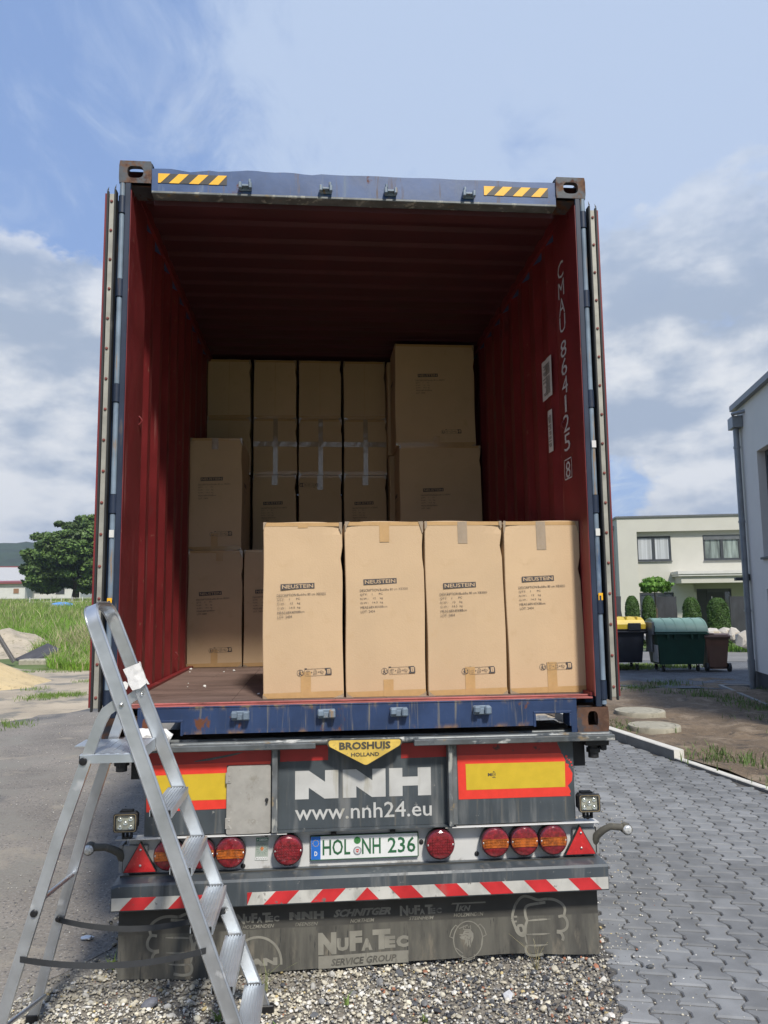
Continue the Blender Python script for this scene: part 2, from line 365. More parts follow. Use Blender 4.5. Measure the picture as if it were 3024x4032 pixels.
M['clear'] = surf('marker_lens', (.62, .62, .60), .1, .4, var=.4, vs=90, bump=.002, bs=120, coat=1)
M['arm'] = surf('dusty_rubber_arm', (.085, .080, .066), .8, var=.2, spots=[((.16, .145, .11), 20, .5, .7)])
M['chevred'] = surf('chevron_red', (.52, .028, .032), .4, var=.18, vs=9, spots=[((.16, .13, .12), 12, .63, .68), ((.38, .10, .09), 6, .6, .8)])
M['chevwhite'] = surf('chevron_white', (.52, .51, .47), .45, var=.15, vs=9, spots=[((.17, .16, .15), 14, .60, .66), ((.34, .33, .30), 9, .5, .7, (1, 1, .4))])
M['flap'] = surf('dusty_rubber_flap', (.058, .056, .050), .8, var=.3, vs=5, bump=.001, bs=8, spots=[((.125, .120, .102), 6, .30, .66, (2.6, 1, .35), .9, (.206, .198)), ((.185, .165, .13), 7, .52, .70, (2, 1, .6), .9, (.19, .10)), ((.045, .045, .043), 22, .60, .68, (3, 1, .3), .9, (.206, .19))])
M['flapprint'] = surf('flap_print', (.235, .225, .19), .85, var=.2, vs=9, spots=[((.11, .105, .09), 14, .55, .72, (2, 1, .5))])
M['alu'] = surf('aluminium', (.60, .62, .64), .40, .88, .12, 9, spots=[((.40, .40, .40), 11, .58, .8, (1, 1, 1), .5)], bump=.0003, bs=40)
M['alu_tread'] = surf('aluminium_tread', (.62, .67, .72), .42, .85, .06, 9)
M['knob'] = surf('black_knob', (.012, .012, .013), .4)
M['strap'] = surf('black_strap', (.022, .024, .027), .7, var=.2)
M['rag'] = surf('white_paper', (.70, .69, .68), .75, var=.1, vs=40, bump=.003, bs=45)
M['asphalt'] = surf('asphalt', (.225, .202, .175), .9, var=.22, vs=1.1, det=8, bump=.010, bs=45, spots=[((.34, .32, .29), 60, .57, .64), ((.085, .082, .08), 48, .56, .64), ((.30, .265, .215), 1.9, .56, .68), ((.23, .215, .185), 1.6, .50, .70), ((.105, .105, .105), .6, .56, .7)])
M['gravelbase'] = surf('gravel_bed', (.21, .19, .16), .95, var=.4, vs=30, bump=.01, bs=60, spots=[((.32, .29, .24), 60, .55, .62), ((.05, .05, .05), 50, .56, .62)])
M['dirt'] = surf('bare_dirt', (.40, .335, .25), .95, var=.2, vs=.8, det=8, bump=.02, bs=12, spots=[((.20, .185, .155), 1.2, .5, .64), ((.45, .40, .30), 30, .6, .68), ((.13, .12, .10), 40, .62, .70)])
M['sand'] = surf('yellow_sand', (.52, .40, .22), .95, var=.15, vs=2, bump=.03, bs=6, spots=[((.55, .43, .25), 14, .52, .66), ((.33, .25, .14), 9, .58, .7)])
M['sand2'] = surf('grey_sand', (.40, .345, .265), .95, var=.2, vs=2, bump=.03, bs=6, spots=[((.25, .22, .15), 7, .52, .66)])
M['soil'] = surf('brown_soil', (.150, .110, .074), .95, var=.3, vs=2.2, det=8, bump=.03, bs=14, spots=[((.30, .235, .165), 45, .60, .66), ((.085, .065, .048), 5, .55, .66), ((.24, .185, .13), 3, .52, .68)])
M['yard'] = surf('grey_gravel_yard', (.125, .130, .138), .95, var=.3, vs=3, bump=.03, bs=30, spots=[((.30, .30, .30), 50, .58, .64), ((.045, .047, .05), 40, .58, .64)])
M['lane'] = surf('pale_lane', (.20, .195, .185), .9, var=.15, vs=1, bump=.01, bs=30, spots=[((.15, .145, .14), 2, .5, .7)])
M['terrain'] = surf('field_soil', (.115, .16, .045), .95, var=.3, vs=.3, det=8, spots=[((.20, .19, .08), .25, .5, .66)])
M['paver'] = tinted('concrete_pavers', .82, .0012, 160, var=.13, vs=7)
M['joint'] = surf('paver_joint_sand', (.085, .080, .074), .95, var=.4, vs=40, spots=[((.35, .33, .29), 70, .63, .67)])
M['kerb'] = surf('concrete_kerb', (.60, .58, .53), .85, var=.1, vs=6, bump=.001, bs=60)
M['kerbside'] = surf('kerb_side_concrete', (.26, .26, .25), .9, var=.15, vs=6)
M['concrete'] = surf('concrete_ring', (.36, .335, .265), .9, var=.15, vs=5, bump=.002, bs=30, spots=[((.24, .225, .18), 7, .5, .66)])
M['stone'] = tinted('loose_stones', .85, .001, 150, var=.12, vs=60)
M['leaf'] = tinted('foliage', .6, trans=.25, var=.25, vs=3)
M['grass'] = tinted('grass_blades', .7, trans=.3, var=.2, vs=2)
M['bark'] = surf('bark', (.10, .075, .05), .9, var=.3, vs=9, bump=.01, bs=20)
M['cream'] = surf('cream_render', (.53, .52, .465), .85, var=.03, vs=2, bump=.001, bs=90)
M['greyhouse'] = surf('grey_render', (.68, .66, .62), .85, var=.03, vs=2, bump=.002, bs=60)
M['anth'] = surf('anthracite', (.045, .050, .058), .45, var=.1)
M['trimgrey'] = surf('grey_metal_trim', (.16, .17, .18), .4, .4, .1)
M['zinc'] = surf('zinc_pipe', (.235, .255, .275), .42, .5, .12, 6)
M['glass'] = surf('window_glass', (.05, .06, .07), .04, .0, .1, coat=1., spec=1.)
M['curtain'] = surf('white_curtain', (.42, .44, .46), .7, var=.35, vs=9, stretch=(1, 1, .02), coat=1.)
M['greencurtain'] = surf('pane_with_curtain', (.20, .24, .22), .3, var=.6, vs=7, stretch=(1, 1, .1), coat=1.)
M['doorgrey'] = surf('door_grey', (.085, .092, .102), .45, var=.08)
M['whitetrim'] = surf('white_trim', (.62, .61, .58), .5, var=.05)
M['slate'] = surf('slate_slab', (.040, .043, .050), .7, var=.35, vs=3, bump=.01, bs=5, stretch=(1, 1, .5))
M['slatefront'] = surf('cut_slate_edge', (.062, .064, .068), .6, var=.3, vs=9, stretch=(1, 1, .3))
M['rock'] = surf('white_boulder', (.46, .43, .385), .9, var=.15, vs=3, bump=.03, bs=5, spots=[((.33, .27, .19), 4, .52, .66), ((.22, .21, .20), 6, .60, .72)])
M['binblack'] = surf('black_bin', (.010, .013, .022), .5, var=.2, vs=6)
M['binyellow'] = surf('yellow_lid', (.60, .43, .04), .45, var=.08)
M['bingreen'] = surf('dark_green_bin', (.008, .050, .030), .45, var=.15, vs=5)
M['lidgreen'] = surf('pale_green_lid', (.20, .32, .265), .5, var=.08, vs=4)
M['binbrown'] = surf('brown_bin', (.14, .068, .042), .5, var=.12, vs=5)
M['lidbrown'] = surf('brown_lid', (.20, .125, .11), .5, var=.1)
M['barnwhite'] = surf('barn_white', (.60, .60, .58), .8, var=.06, vs=1)
M['barnroof'] = surf('barn_roof_sheet', (.42, .42, .42), .7, var=.1, vs=2, stretch=(6, 1, 1))
M['barnred'] = surf('barn_red_edge', (.26, .055, .065), .6, var=.1)
M['shutter'] = surf('wood_shutter', (.27, .15, .085), .8, var=.1)
M['hill'] = surf('wooded_hill', (.026, .046, .027), .95, var=.45, vs=.045, det=9, bump=3., bs=.05)
M['bitumen'] = surf('dark_board', (.060, .060, .068), .8, var=.25, vs=4, spots=[((.5, .5, .5), 3.2, .68, .71)])
M['tarp'] = surf('blue_tarp', (.10, .28, .62), .6, var=.2)
M['plank'] = surf('weathered_plank', (.12, .115, .11), .9, var=.2, vs=6, stretch=(6, 1, 1))

# ================================================================== SETTING: ground sheets
def sstep(x, a, b):
    t = np.clip((x-a)/(b-a), 0, 1); return t*t*(3-2*t)
def terrain_h(x, y):
    """the field climbs gently towards the barn on the left"""
    return G-.012+3.72*sstep(y, 20, 190)*(.35+.65*sstep(y, 20, 60))*sstep(-x+.20*y*0, 1., 5.)+.0*x
def grid_sheet(name, xs, ys, hf, mat):
    X, Y = np.meshgrid(xs, ys); Z = hf(X, Y); V = np.stack([X, Y, Z], -1).reshape(-1, 3)
    nx = len(xs); i = np.arange(nx-1); j = np.arange(len(ys)-1); I, J = np.meshgrid(i, j); a = (J*nx+I).ravel()
    o = np_mesh(name, V, np.stack([a, a+1, a+nx+1, a+nx], 1), [mat], smooth=True)
    tag(o, kind='structure'); return o
xs = np.concatenate([[-3000, -1200, -500, -200, -120, -80], np.arange(-60, 62, 2.), [80, 120, 200, 500, 1200, 3000]])
ys = np.concatenate([[-3000, -800, -200, -60, -30], np.arange(-20, 60, 2.), np.arange(60, 240, 6.), [260, 400, 700, 1200, 3000]])
grid_sheet('ground', xs, ys, terrain_h, M['terrain'])
def poly_sheet(name, pts, z, mat, kind='structure', thick=0.):
    mb = MB(); n = len(pts)
    ar = sum(pts[i][0]*pts[(i+1) % n][1]-pts[(i+1) % n][0]*pts[i][1] for i in range(n))
    if ar < 0: pts = pts[::-1]
    mb.add([(x, y, z) for x, y in pts], [tuple(range(n))])
    return tag(mb.build(name, [mat], rec=False), kind=kind)
def wob(p0, p1, n, amp, seed):                        # an irregular edge
    r = random.Random(seed); p0 = np.array(p0); p1 = np.array(p1); d_ = p1-p0; nn = np.array([-d_[1], d_[0]])/np.linalg.norm(d_)
    return [tuple(p0+d_*i/n+nn*(r.uniform(-amp, amp) if 0 < i < n else 0)) for i in range(n+1)]
poly_sheet('dirt_ground', [(-40, -8)]+[(-40, 24)]+wob((-14, 21.5), (-5, 16.8), 14, .35, 3)+[(5, 16.5), (6, 12), (3, -8)], G-.008, M['dirt'])
poly_sheet('asphalt_road', [(-14, -9), (-14, 4.2)]+wob((-7.5, 6.2), (-4.2, 9.2), 22, .18, 5)+wob((-3.9, 10), (-2.6, 14), 5, .2, 6)+[(-1.0, 14)]+wob((-1.0, 4), (-1.1, .8), 8, .08, 8)+wob((-1.25, .4), (-1.75, -.5), 7, .07, 9)+[(-2.3, -2.5), (-2.3, -9)], G-.004, M['asphalt'])
poly_sheet('gravel_bed', [(-3, -6), (-3, 5), (2.2, 5), (1.6, -6)], G-.0065, M['gravelbase'])
# paving: interlocking bone-shaped blocks, each with a chamfered edge
PA = RAD(14.8); pa = np.array([sin(PA), cos(PA)]); pb = np.array([cos(PA), -sin(PA)])
def kerb_x(y): return 3.40+(5.6-y)*.118
def build_paving():
    PT, PC, A = .1672, .1285, .034; prof = [(-.5, 1), (-.36, 1), (-.14, 0), (.14, 0), (.36, 1), (.5, 1)]   # joint offset over a pitch
    V = []; F = []; C_ = []; P0 = np.array([1.466, -.300]); gap = .0048; jit = random.Random(4)
    for ci in range(-6, 26):
        for ri in range(-14, 62):
            t0 = ri*PT+(PT/2 if ci % 2 else 0); c0 = ci*PC
            ctr = P0+pb*(c0+PC/2+A/2)+pa*t0
            if not (-1.9 < ctr[1] < 7.6): continue
            if ctr[0] > kerb_x(ctr[1])-.03: continue
            edge = 1.12+.27*(ctr[1]+.1) if ctr[1] < 1 else 1.2
            if ctr[0] < edge+.0: continue
            right = [(A+0 if k else 0, q*PT) for q, k in [(-.5, 1), (-.34, 1), (-.16, 0), (.16, 0), (.34, 1), (.5, 1)]]
            # left joint is this shifted half a pitch: wide ends, narrow waist
            rt = [(PC+(A if k else 0), q) for q, k in [(-.5, 1), (-.34, 1), (-.15, 0), (.15, 0), (.34, 1), (.5, 1)]]
            lf = [((A if k else 0), q) for q, k in [(.5, 0), (.34, 0), (.15, 1), (-.15, 1), (-.34, 0), (-.5, 0)]]
            loop = [(b_, q*PT) for b_, q in rt]+[(b_, q*PT) for b_, q in lf]
            cc = np.mean(loop, 0); dz_ = jit.uniform(-.0012, .0012); tl = jit.uniform(-.008, .008); tl2 = jit.uniform(-.008, .008); base_i = len(V)
            for inset, zz_ in ((gap, -.028), (gap, -.006), (gap+.009, 0.)):
                for q in loop:
                    v = np.array(q)-cc; s_ = 1-inset/np.array([.072, .078]); w_ = cc+v*s_
                    xy = P0+pb*(c0+w_[0])+pa*(t0+w_[1])
                    V.append((xy[0], xy[1], G+.008+zz_+dz_+v[0]*tl+v[1]*tl2))
            n = len(loop)
            for l in (0, 1):
                for i in range(n): F.append([base_i+l*n+i, base_i+l*n+(i+1) % n, base_i+(l+1)*n+(i+1) % n, base_i+(l+1)*n+i])
            tk = base_i+2*n
            k = .198*jit.uniform(.78, 1.14)*(1+.10*sin(ctr[0]*1.9+ctr[1]*1.3)); C_ += [(k*.97, k*1.0, k*1.035)]*(3*n)
            # top as quads pairing both sides
            R_ = [tk+i for i in range(6)]; L_ = [tk+11-i for i in range(6)]
            for i in range(5): F.append([R_[i], R_[i+1], L_[i+1], L_[i]])
    o = np_mesh('block_paving', V, F, [M['paver']], col=np.array(C_)); tag(o, kind='structure')
build_paving()
poly_sheet('paving_bed', [(1.12, -.1), (.55, -2.6), (4.4, -2.6), (kerb_x(-2.6), -2.6), (kerb_x(7.5), 7.5), (1.1, 7.5)], G-.0015, M['joint'])
# soil, yard, lane on the right
def soil_h(x, y):
    return G+.05+.035*np.sin(x*3.1+y*1.7)*np.sin(y*2.3-x)+.02*np.sin(x*9+1)*np.sin(y*8)-.05*sstep(y, 9, 11.5)-.03*sstep(-(x-kerb_x(y)), -.35, -.05)
def warp_sheet(name, f_lo, f_hi, y0, y1, nx, ny, hf, mat):
    V = []
    for j in range(ny+1):
        y = y0+(y1-y0)*j/ny
        for i in range(nx+1):
            a, b = f_lo(y), f_hi(y); x = a+(b-a)*i/nx; V.append((x, y, 0))
    V = np.array(V); V[:, 2] = hf(V[:, 0], V[:, 1]); F = []
    for j in range(ny):
        for i in range(nx): a = j*(nx+1)+i; F.append((a, a+1, a+nx+2, a+nx+1))
    o = np_mesh(name, V, F, [mat], smooth=True); return tag(o, kind='structure')
warp_sheet('soil', lambda y: kerb_x(y)+.10, lambda y: 12., -2, 12.2, 60, 100, soil_h, M['soil'])
poly_sheet('gravel_yard', [(2, 12.6)]+wob((4.6, 11.9), (7.6, 10.2), 10, .12, 12)+[(12, 8.5), (20, 16.4), (14, 18.2), (6, 20.4), (2, 20)], G+.006, M['yard'])
poly_sheet('lane', [(2, 19.2), (6, 18.2), (12, 16.0), (24, 11), (28, 15), (14.3, 21.0), (6, 24.6), (2, 25)], G+.012, M['lane'])

# ------------------------------------------------------------------ loose stones (gravel)
def ico(sub):
    bm = bmesh.new(); bmesh.ops.create_icosphere(bm, subdivisions=sub, radius=1); bm.verts.ensure_lookup_table()
    V = np.array([v.co[:] for v in bm.verts]); F = np.array([[v.index for v in f.verts] for f in bm.faces]); bm.free(); return V, F
I1, I2 = ico(1), ico(2)
def stones(name, pos, size, cols, ang_frac, kind='stuff', label=None, mat=None, flat_=(.45, .85)):
    VV = []; FF = []; CC = []; n0 = 0
    for angular in (0, 1):
        m_ = np.array([rng.random(len(pos)) < ang_frac][0]) if angular == 0 else ~m_
        (V, F) = I1 if angular == 0 else I2; k = int(m_.sum())
        if k == 0: continue
        q = rng.normal(size=(k, 3, 3)); u, _, vt = np.linalg.svd(q); R3 = u@vt
        sc = np.stack([rng.uniform(.75, 1.25, k), rng.uniform(.6, 1.0, k), rng.uniform(*flat_, k)], 1)*size[m_][:, None]
        P = V[None]*(1+rng.normal(0, .16 if angular == 0 else .05, (k, len(V), 1)))
        P = np.einsum('kij,kvj->kvi', R3, P*sc[:, None, :]); P[:, :, 2] *= .75
        P = P+pos[m_][:, None, :]
        VV.append(P.reshape(-1, 3)); FF.append((F[None]+(np.arange(k)*len(V))[:, None, None]).reshape(-1, 3)+n0); n0 += k*len(V)
        CC.append(np.repeat(cols[m_], len(V), 0))
    o = np_mesh(name, np.concatenate(VV), np.concatenate(FF), [mat or M['stone']], col=np.concatenate(CC))
    return tag(o, kind=kind)
PAL = np.array([(.55, .51, .41), (.44, .40, .31), (.33, .31, .27), (.20, .20, .20), (.10, .105, .115), (.055, .057, .065), (.62, .60, .55), (.34, .15, .09), (.50, .40, .20)])
def pick(n, wts): return PAL[rng.choice(len(PAL), n, p=np.array(wts)/sum(wts))]*rng.uniform(.8, 1.15, (n, 1))
N = 64000
P = np.stack([rng.uniform(-2.6, 1.5, N), rng.uniform(-1.7, 1.0, N)], 1)
lim_r = 1.12+.27*(P[:, 1]+.1)+rng.normal(0, .03, N)
lim_l = -1.30-.36*(.25-P[:, 1])*1.0+.15*np.sin(P[:, 1]*6)
keep = (P[:, 0] < lim_r) & (P[:, 0] > lim_l+rng.exponential(.07, N)*-1) & ((P[:, 1] < .35) | (rng.random(N) < .3))
P = P[keep]; n = len(P)
sz = np.clip(rng.lognormal(math.log(.0050), .47, n), .0022, .021)
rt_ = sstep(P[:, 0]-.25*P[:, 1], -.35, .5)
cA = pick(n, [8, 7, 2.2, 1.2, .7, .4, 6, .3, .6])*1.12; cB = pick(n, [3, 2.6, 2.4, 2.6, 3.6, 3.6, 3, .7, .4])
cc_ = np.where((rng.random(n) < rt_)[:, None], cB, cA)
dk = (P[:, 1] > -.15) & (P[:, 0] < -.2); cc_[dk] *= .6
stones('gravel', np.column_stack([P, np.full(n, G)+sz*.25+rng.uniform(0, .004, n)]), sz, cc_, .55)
# chippings scattered over the asphalt and in the paving joints
N = 2600; P = np.stack([rng.uniform(-4.5, -1.2, N), rng.uniform(-1.5, 9, N)], 1); sz = rng.uniform(.002, .006, N)
stones('loose_chippings', np.column_stack([P, np.full(N, G+.001)]), sz, pick(N, [5, 4, 3, 2, 2, 1, 6, .1, .3]), .6)
N = 700; tt = rng.uniform(-1.6, 2.4, N); k_ = rng.integers(0, 7, N); xx = 1.15+.27*tt+np.abs(rng.normal(0, .22, N)); 
stones('paving_grit', np.column_stack([xx, tt, np.full(N, G+.008)]), rng.uniform(.002, .0065, N), pick(N, [6, 3, 2, 2, 3, 4, 6, .3, .6]), .6)
# a few chippings lie in the joints, following the joint lines
jl = []
for ci in range(0, 9):
    for ri in range(-10, 20):
        for _ in range(3 if ci < 3 else 1):
            if random.random() < (.75 if ci < 3 else .22):
                t_ = (ri+random.random())*.1672; b_ = ci*.1285+.015+random.gauss(0, .008); q = np.array([1.466-.13, -.300])+pb*b_+pa*t_
                if -1.7 < q[1] < 3 and q[0] > 1.0+.27*q[1]: jl.append((q[0], q[1], G+.004))
jl = np.array(jl); stones('joint_chippings', jl, rng.uniform(.003, .0065, len(jl)), pick(len(jl), [6, 3, 2, 1, 3, 3, 6, .2, .6]), .6)
# larger single stones one can point to
for i, (x, y, s_, c_, lab) in enumerate([
    (-.12, -.62, .034, (.60, .58, .53), 'large white stone in the gravel below the trailer flap'),
    (.98, -.50, .036, (.66, .62, .56), 'flat pale shard lying at the gravel edge beside the pavers'),
    (.10, -.42, .028, (.12, .13, .15), 'dark blue-grey stone in the gravel beneath the service group sign'),
    (.60, -.30, .030, (.45, .46, .48), 'long light grey stone in the gravel under the right fist drawing'),
    (.42, -.55, .020, (.42, .14, .07), 'orange brick chip in the gravel right of centre'),
    (.70, -.80, .022, (.44, .16, .08), 'orange brick chip at the front edge of the gravel'),
    (-.93, -.20, .042, (.15, .155, .18), 'dark grey flat stone in the gravel left of the ladder'),
    (1.62, .16, .018, (.10, .10, .11), 'dark chip lying alone on the grey pavers'),
    (1.32, -.12, .024, (.09, .095, .10), 'dark pointed chip on the pavers by the gravel edge')]):
    o = stones('loose_stone', np.array([(x, y, G+s_*.35+(.008 if x > .99 else 0))]), np.array([s_*.8]), np.array([c_]), .6 if i != 1 else 1., kind='')
    tag(o, lab, 'stone')

# ------------------------------------------------------------------ kerbs
def kerb_piece(ya, yb, z1, wd, lab):
    mb = MB(); xa, xb = kerb_x(ya), kerb_x(yb)
    b = MB().box(0, wd, 0, 1, 0, 1, c=0)
    vs = []
    for x, y, z in [(0, 0, 0), (wd, 0, 0), (wd, 1, 0), (0, 1, 0), (0, 0, 1), (wd, 0, 1), (wd, 1, 1), (0, 1, 1)]:
        vs.append(((xa if y == 0 else xb)+x, ya if y == 0 else yb, G-.1 if z == 0 else z1))
    c = .008; t = [(vs[4][0]+c, vs[4][1], z1+0), (vs[5][0]-c, vs[5][1], z1), (vs[6][0]-c, vs[6][1], z1), (vs[7][0]+c, vs[7][1], z1)]
    lo = [(q[0], q[1], z1-c) for q in vs[4:]]
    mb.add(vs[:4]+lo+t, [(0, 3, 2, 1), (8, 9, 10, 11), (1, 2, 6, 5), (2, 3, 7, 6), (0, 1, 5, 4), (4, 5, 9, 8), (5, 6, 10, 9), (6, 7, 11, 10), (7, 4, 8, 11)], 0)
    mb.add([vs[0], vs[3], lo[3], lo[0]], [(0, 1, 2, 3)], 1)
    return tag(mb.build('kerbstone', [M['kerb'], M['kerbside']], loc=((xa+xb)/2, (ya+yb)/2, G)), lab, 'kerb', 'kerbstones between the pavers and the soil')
kerb_piece(4.30, 5.29, G+.115, .11, 'raised pale kerbstone nearest the step in the kerb line')
kerb_piece(5.295, 6.29, G+.115, .11, 'raised pale kerbstone beside the truck corner behind the first raised one')
kerb_piece(6.295, 7.29, G+.115, .11, 'raised pale kerbstone farthest back, glimpsed through the container pocket')
kerb_piece(3.30, 4.295, G+.035, .08, 'low pale kerbstone starting at the step in the kerb line')
kerb_piece(2.30, 3.295, G+.035, .08, 'low pale kerbstone running out of the right side of the picture')
kerb_piece(1.30, 2.295, G+.035, .08, 'low pale kerbstone at the far right edge of the picture')
# ------------------------------------------------------------------ concrete manhole rings
def ring(x, y, r, lab):
    t = thing('manhole_ring', (x, y, G), lab, 'manhole', 'concrete manhole rings in the soil')
    MB().lathe((x, y, G-.045), [(r*1.03, -.05), (r*1.03, .055), (r*1.0, .066), (r*.985, .072), (r*.985, .135), (r*.965, .152), (r*.80, .156), (r*.785, .150)], 40, axis='z').build('ring', [M['concrete']], t, smooth=30)
    MB().lathe((x, y, G-.045), [(r*.778, .147), (r*.77, .155), (.08, .162), (0.0001, .162)], 40, axis='z').build('cover', [M['concrete']], t, smooth=30)
ring(4.08, 5.95, .33, 'nearer concrete manhole ring in the soil behind the kerb'); ring(4.45, 7.25, .36, 'farther concrete manhole ring in the soil behind the kerb')

# ================================================================== CONTAINER
CT = thing('shipping_container', (0, 0, 0), 'open blue steel shipping container with dark red inside, standing on the grey trailer', 'shipping container')
def casting(sx, zb, yb, rear, mats):
    """hollow block with oval holes; sx = side, zb = bottom z, yb = rear face y"""
    mb = MB(); x0, x1 = (1.057, 1.219) if sx > 0 else (-1.219, -1.057); t = .028; y0, y1 = yb, yb+.178; z0, z1 = zb, zb+.118
    def plate(o, u, v, w_, h_, n, ra, rb, hole=True):
        o, u, v, n = map(lambda q: np.array(q, float), (o, u, v, n)); N_ = 24
        rect = []; el = []
        for i in range(N_):
            a = 2*pi*i/N_+pi/N_; c, s_ = cos(a), sin(a); k = 1/max(abs(c)/(w_/2), abs(s_)/(h_/2))
            rect.append((w_/2+c*k, h_/2+s_*k)); e = (abs(c)**3+abs(s_)**3)**(-1/3); el.append((w_/2+c*ra*e, h_/2+s_*rb*e))
        vs = [o+u*a+v*b for a, b in rect]+[o+u*a+v*b for a, b in el]+[o+u*a+v*b-n*t for a, b in rect]+[o+u*a+v*b-n*t for a, b in el]
        fs = []
        for i in range(N_):
            j = (i+1) % N_; fs += [(i, j, N_+j, N_+i), (N_+i, N_+j, 3*N_+j, 3*N_+i), (2*N_+i, 3*N_+i, 3*N_+j, 2*N_+j), (i, 2*N_+i, 2*N_+j, j)]
        mb.add(vs, fs, 0)
    hx, hz = (.026, .040) if zb < 1 else (.040, .033)
    if rear: plate((x0, y0, z0), (1, 0, 0), (0, 0, 1), .162, .118, (0, -1, 0), hx, hz)
    else: plate((x0, y1, z0), (1, 0, 0), (0, 0, 1), .162, .118, (0, 1, 0), .04, .033)
    zt = z1 if zb > 1 else z0
    plate((x0, y0+.0005, zt), (1, 0, 0), (0, 1, 0), .162, .177, (0, 0, 1 if zb > 1 else -1), .050, .060)
    xo = x1 if sx > 0 else x0
    plate((xo, y0+.001, z0+.001), (0, 1, 0), (0, 0, 1), .176, .116, (sx, 0, 0), .040, .033)
    xi = x0 if sx > 0 else x1
    mb.box(xi, xi+sx*.02, y0+.028, y1-.028, z0+.001, z1-.001)
    mb.box(x0+.02, x1-.02, (y1-.02) if rear else y0, y1 if rear else y0+.02, z0+.02, z1-.02)
    zo = z0 if zb > 1 else z1-.02
    mb.box(x0+.002, x1-.002, y0+.002, y1-.002, zo, zo+.02)
    mb.build('corner_casting', mats, CT)
for sx in (-1, 1):
    casting(sx, 2.778, 0, True, [M['casting']]); casting(sx, 0, 0, True, [M['casting_low']])
    casting(sx, 2.778, 11.85, False, [M['casting']]); casting(sx, 0, 11.85, False, [M['casting_low']])
# header with its dented top edge and drip lip
mb = MB(); n = 44; top = []
for i in range(n+1):
    x = -1.057+2.114*i/n; k = .004*sin(x*9)+.003*sin(x*31) if x < -.2 else .0015*sin(x*20); top.append((x, 2.866+k-.008*math.exp(-((x+.86)/.06)**2)-.007*math.exp(-((x+.72)/.04)**2)))
mb.prism(top+[(1.057, 2.742), (-1.057, 2.742)], .010, .060)
for i in range(n):
    a, b = top[i], top[i+1]; mb.add([(a[0], .010, a[1]), (b[0], .010, b[1]), (b[0], .12, b[1]+.004), (a[0], .12, a[1]+.004)], [(0, 1, 2, 3)])
mb.build('header_beam', [M['blue']], CT)
mb = MB(); mb.box(-1.057, 1.057, .004, .080, 2.728, 2.742, c=.003).build('drip_edge', [M['edge']], CT)
MB().box(-1.057, 1.057, .075, .16, 2.70, 2.728).build('inner_header', [M['redshade']], CT)
# hazard stripes
for x0, x1, z0, z1 in ((-1.025, -.678, 2.786, 2.837), (.667, 1.015, 2.782, 2.833)):
    mb = MB(); y = .0075; mb.flat([(x0, z0), (x1, z0), (x1, z1), (x0, z1)], y, 0)
    p_ = (x1-x0)/3.48; hgt = z1-z0
    for k in range(4):
        b0 = x0+k*p_; lean = hgt*.95
        poly = [(b0+.002 if k else b0, z0), (b0+p_*.5, z0), (b0+p_*.5+lean, z1), (b0+lean if k else b0, z1)]
        if k == 0: poly = [(b0, z0), (b0+.012, z0), (b0+.012+lean, z1), (b0, z1)]
        else: poly = [(b0-.045, z0), (b0-.045+p_*.5, z0), (b0-.045+p_*.5+lean, z1), (b0-.045+lean, z1)]
        poly = [(min(max(q[0], x0), x1), q[1]) for q in poly]; mb.flat(poly, y-.001, 1)
    mb.build('hazard_stripe', [M['black'], M['yellow']], CT)
# lock-rod keepers, four on the header and four on the sill
def keeper(x, z, yy, up, mt):
    mb = MB(); mb.box(x-.032, x+.032, yy-.012, yy, z-.019, z+.017, c=.004)
    for s in (-1, 1):
        a = x+s*.026; mb.box(a-.008, a+.008, yy-.040, yy-.012, z-.020, z+.014, c=.004)
    a = x+(.022 if up > 0 else -.022)*(1 if x < 0 else -1); mb.box(a-.007, a+.007, yy-.036, yy-.006, z+.01, z+.033, c=.004)
    mb.box(x-.018, x+.018, yy-.030, yy-.012, z-.006, z+.004, c=.002)
    mb.build('lock_rod_keeper', mt, CT, smooth=30)
for x in (-.582, -.170, .168, .582): keeper(x, 2.776, .010, 1, [M['rod']])
def keeper2(x):
    mb = MB(); z = .118; mb.box(x-.042, x+.042, -.012, 0, z-.022, z+.022, c=.004)
    for s in (-1, 1):
        a = x+s*.027; mb.box(a-.015, a+.015, -.045, -.012, z-.010+(.0 if s < 0 else -.008), z+.022, c=.006)
    mb.box(x-.02, x+.02, -.022, -.012, z-.018, z+.008, c=.002)
    mb.build('lock_rod_keeper', [M['rod']], CT, smooth=30)
for x in (-.579, -.173, .175, .580): keeper2(x)
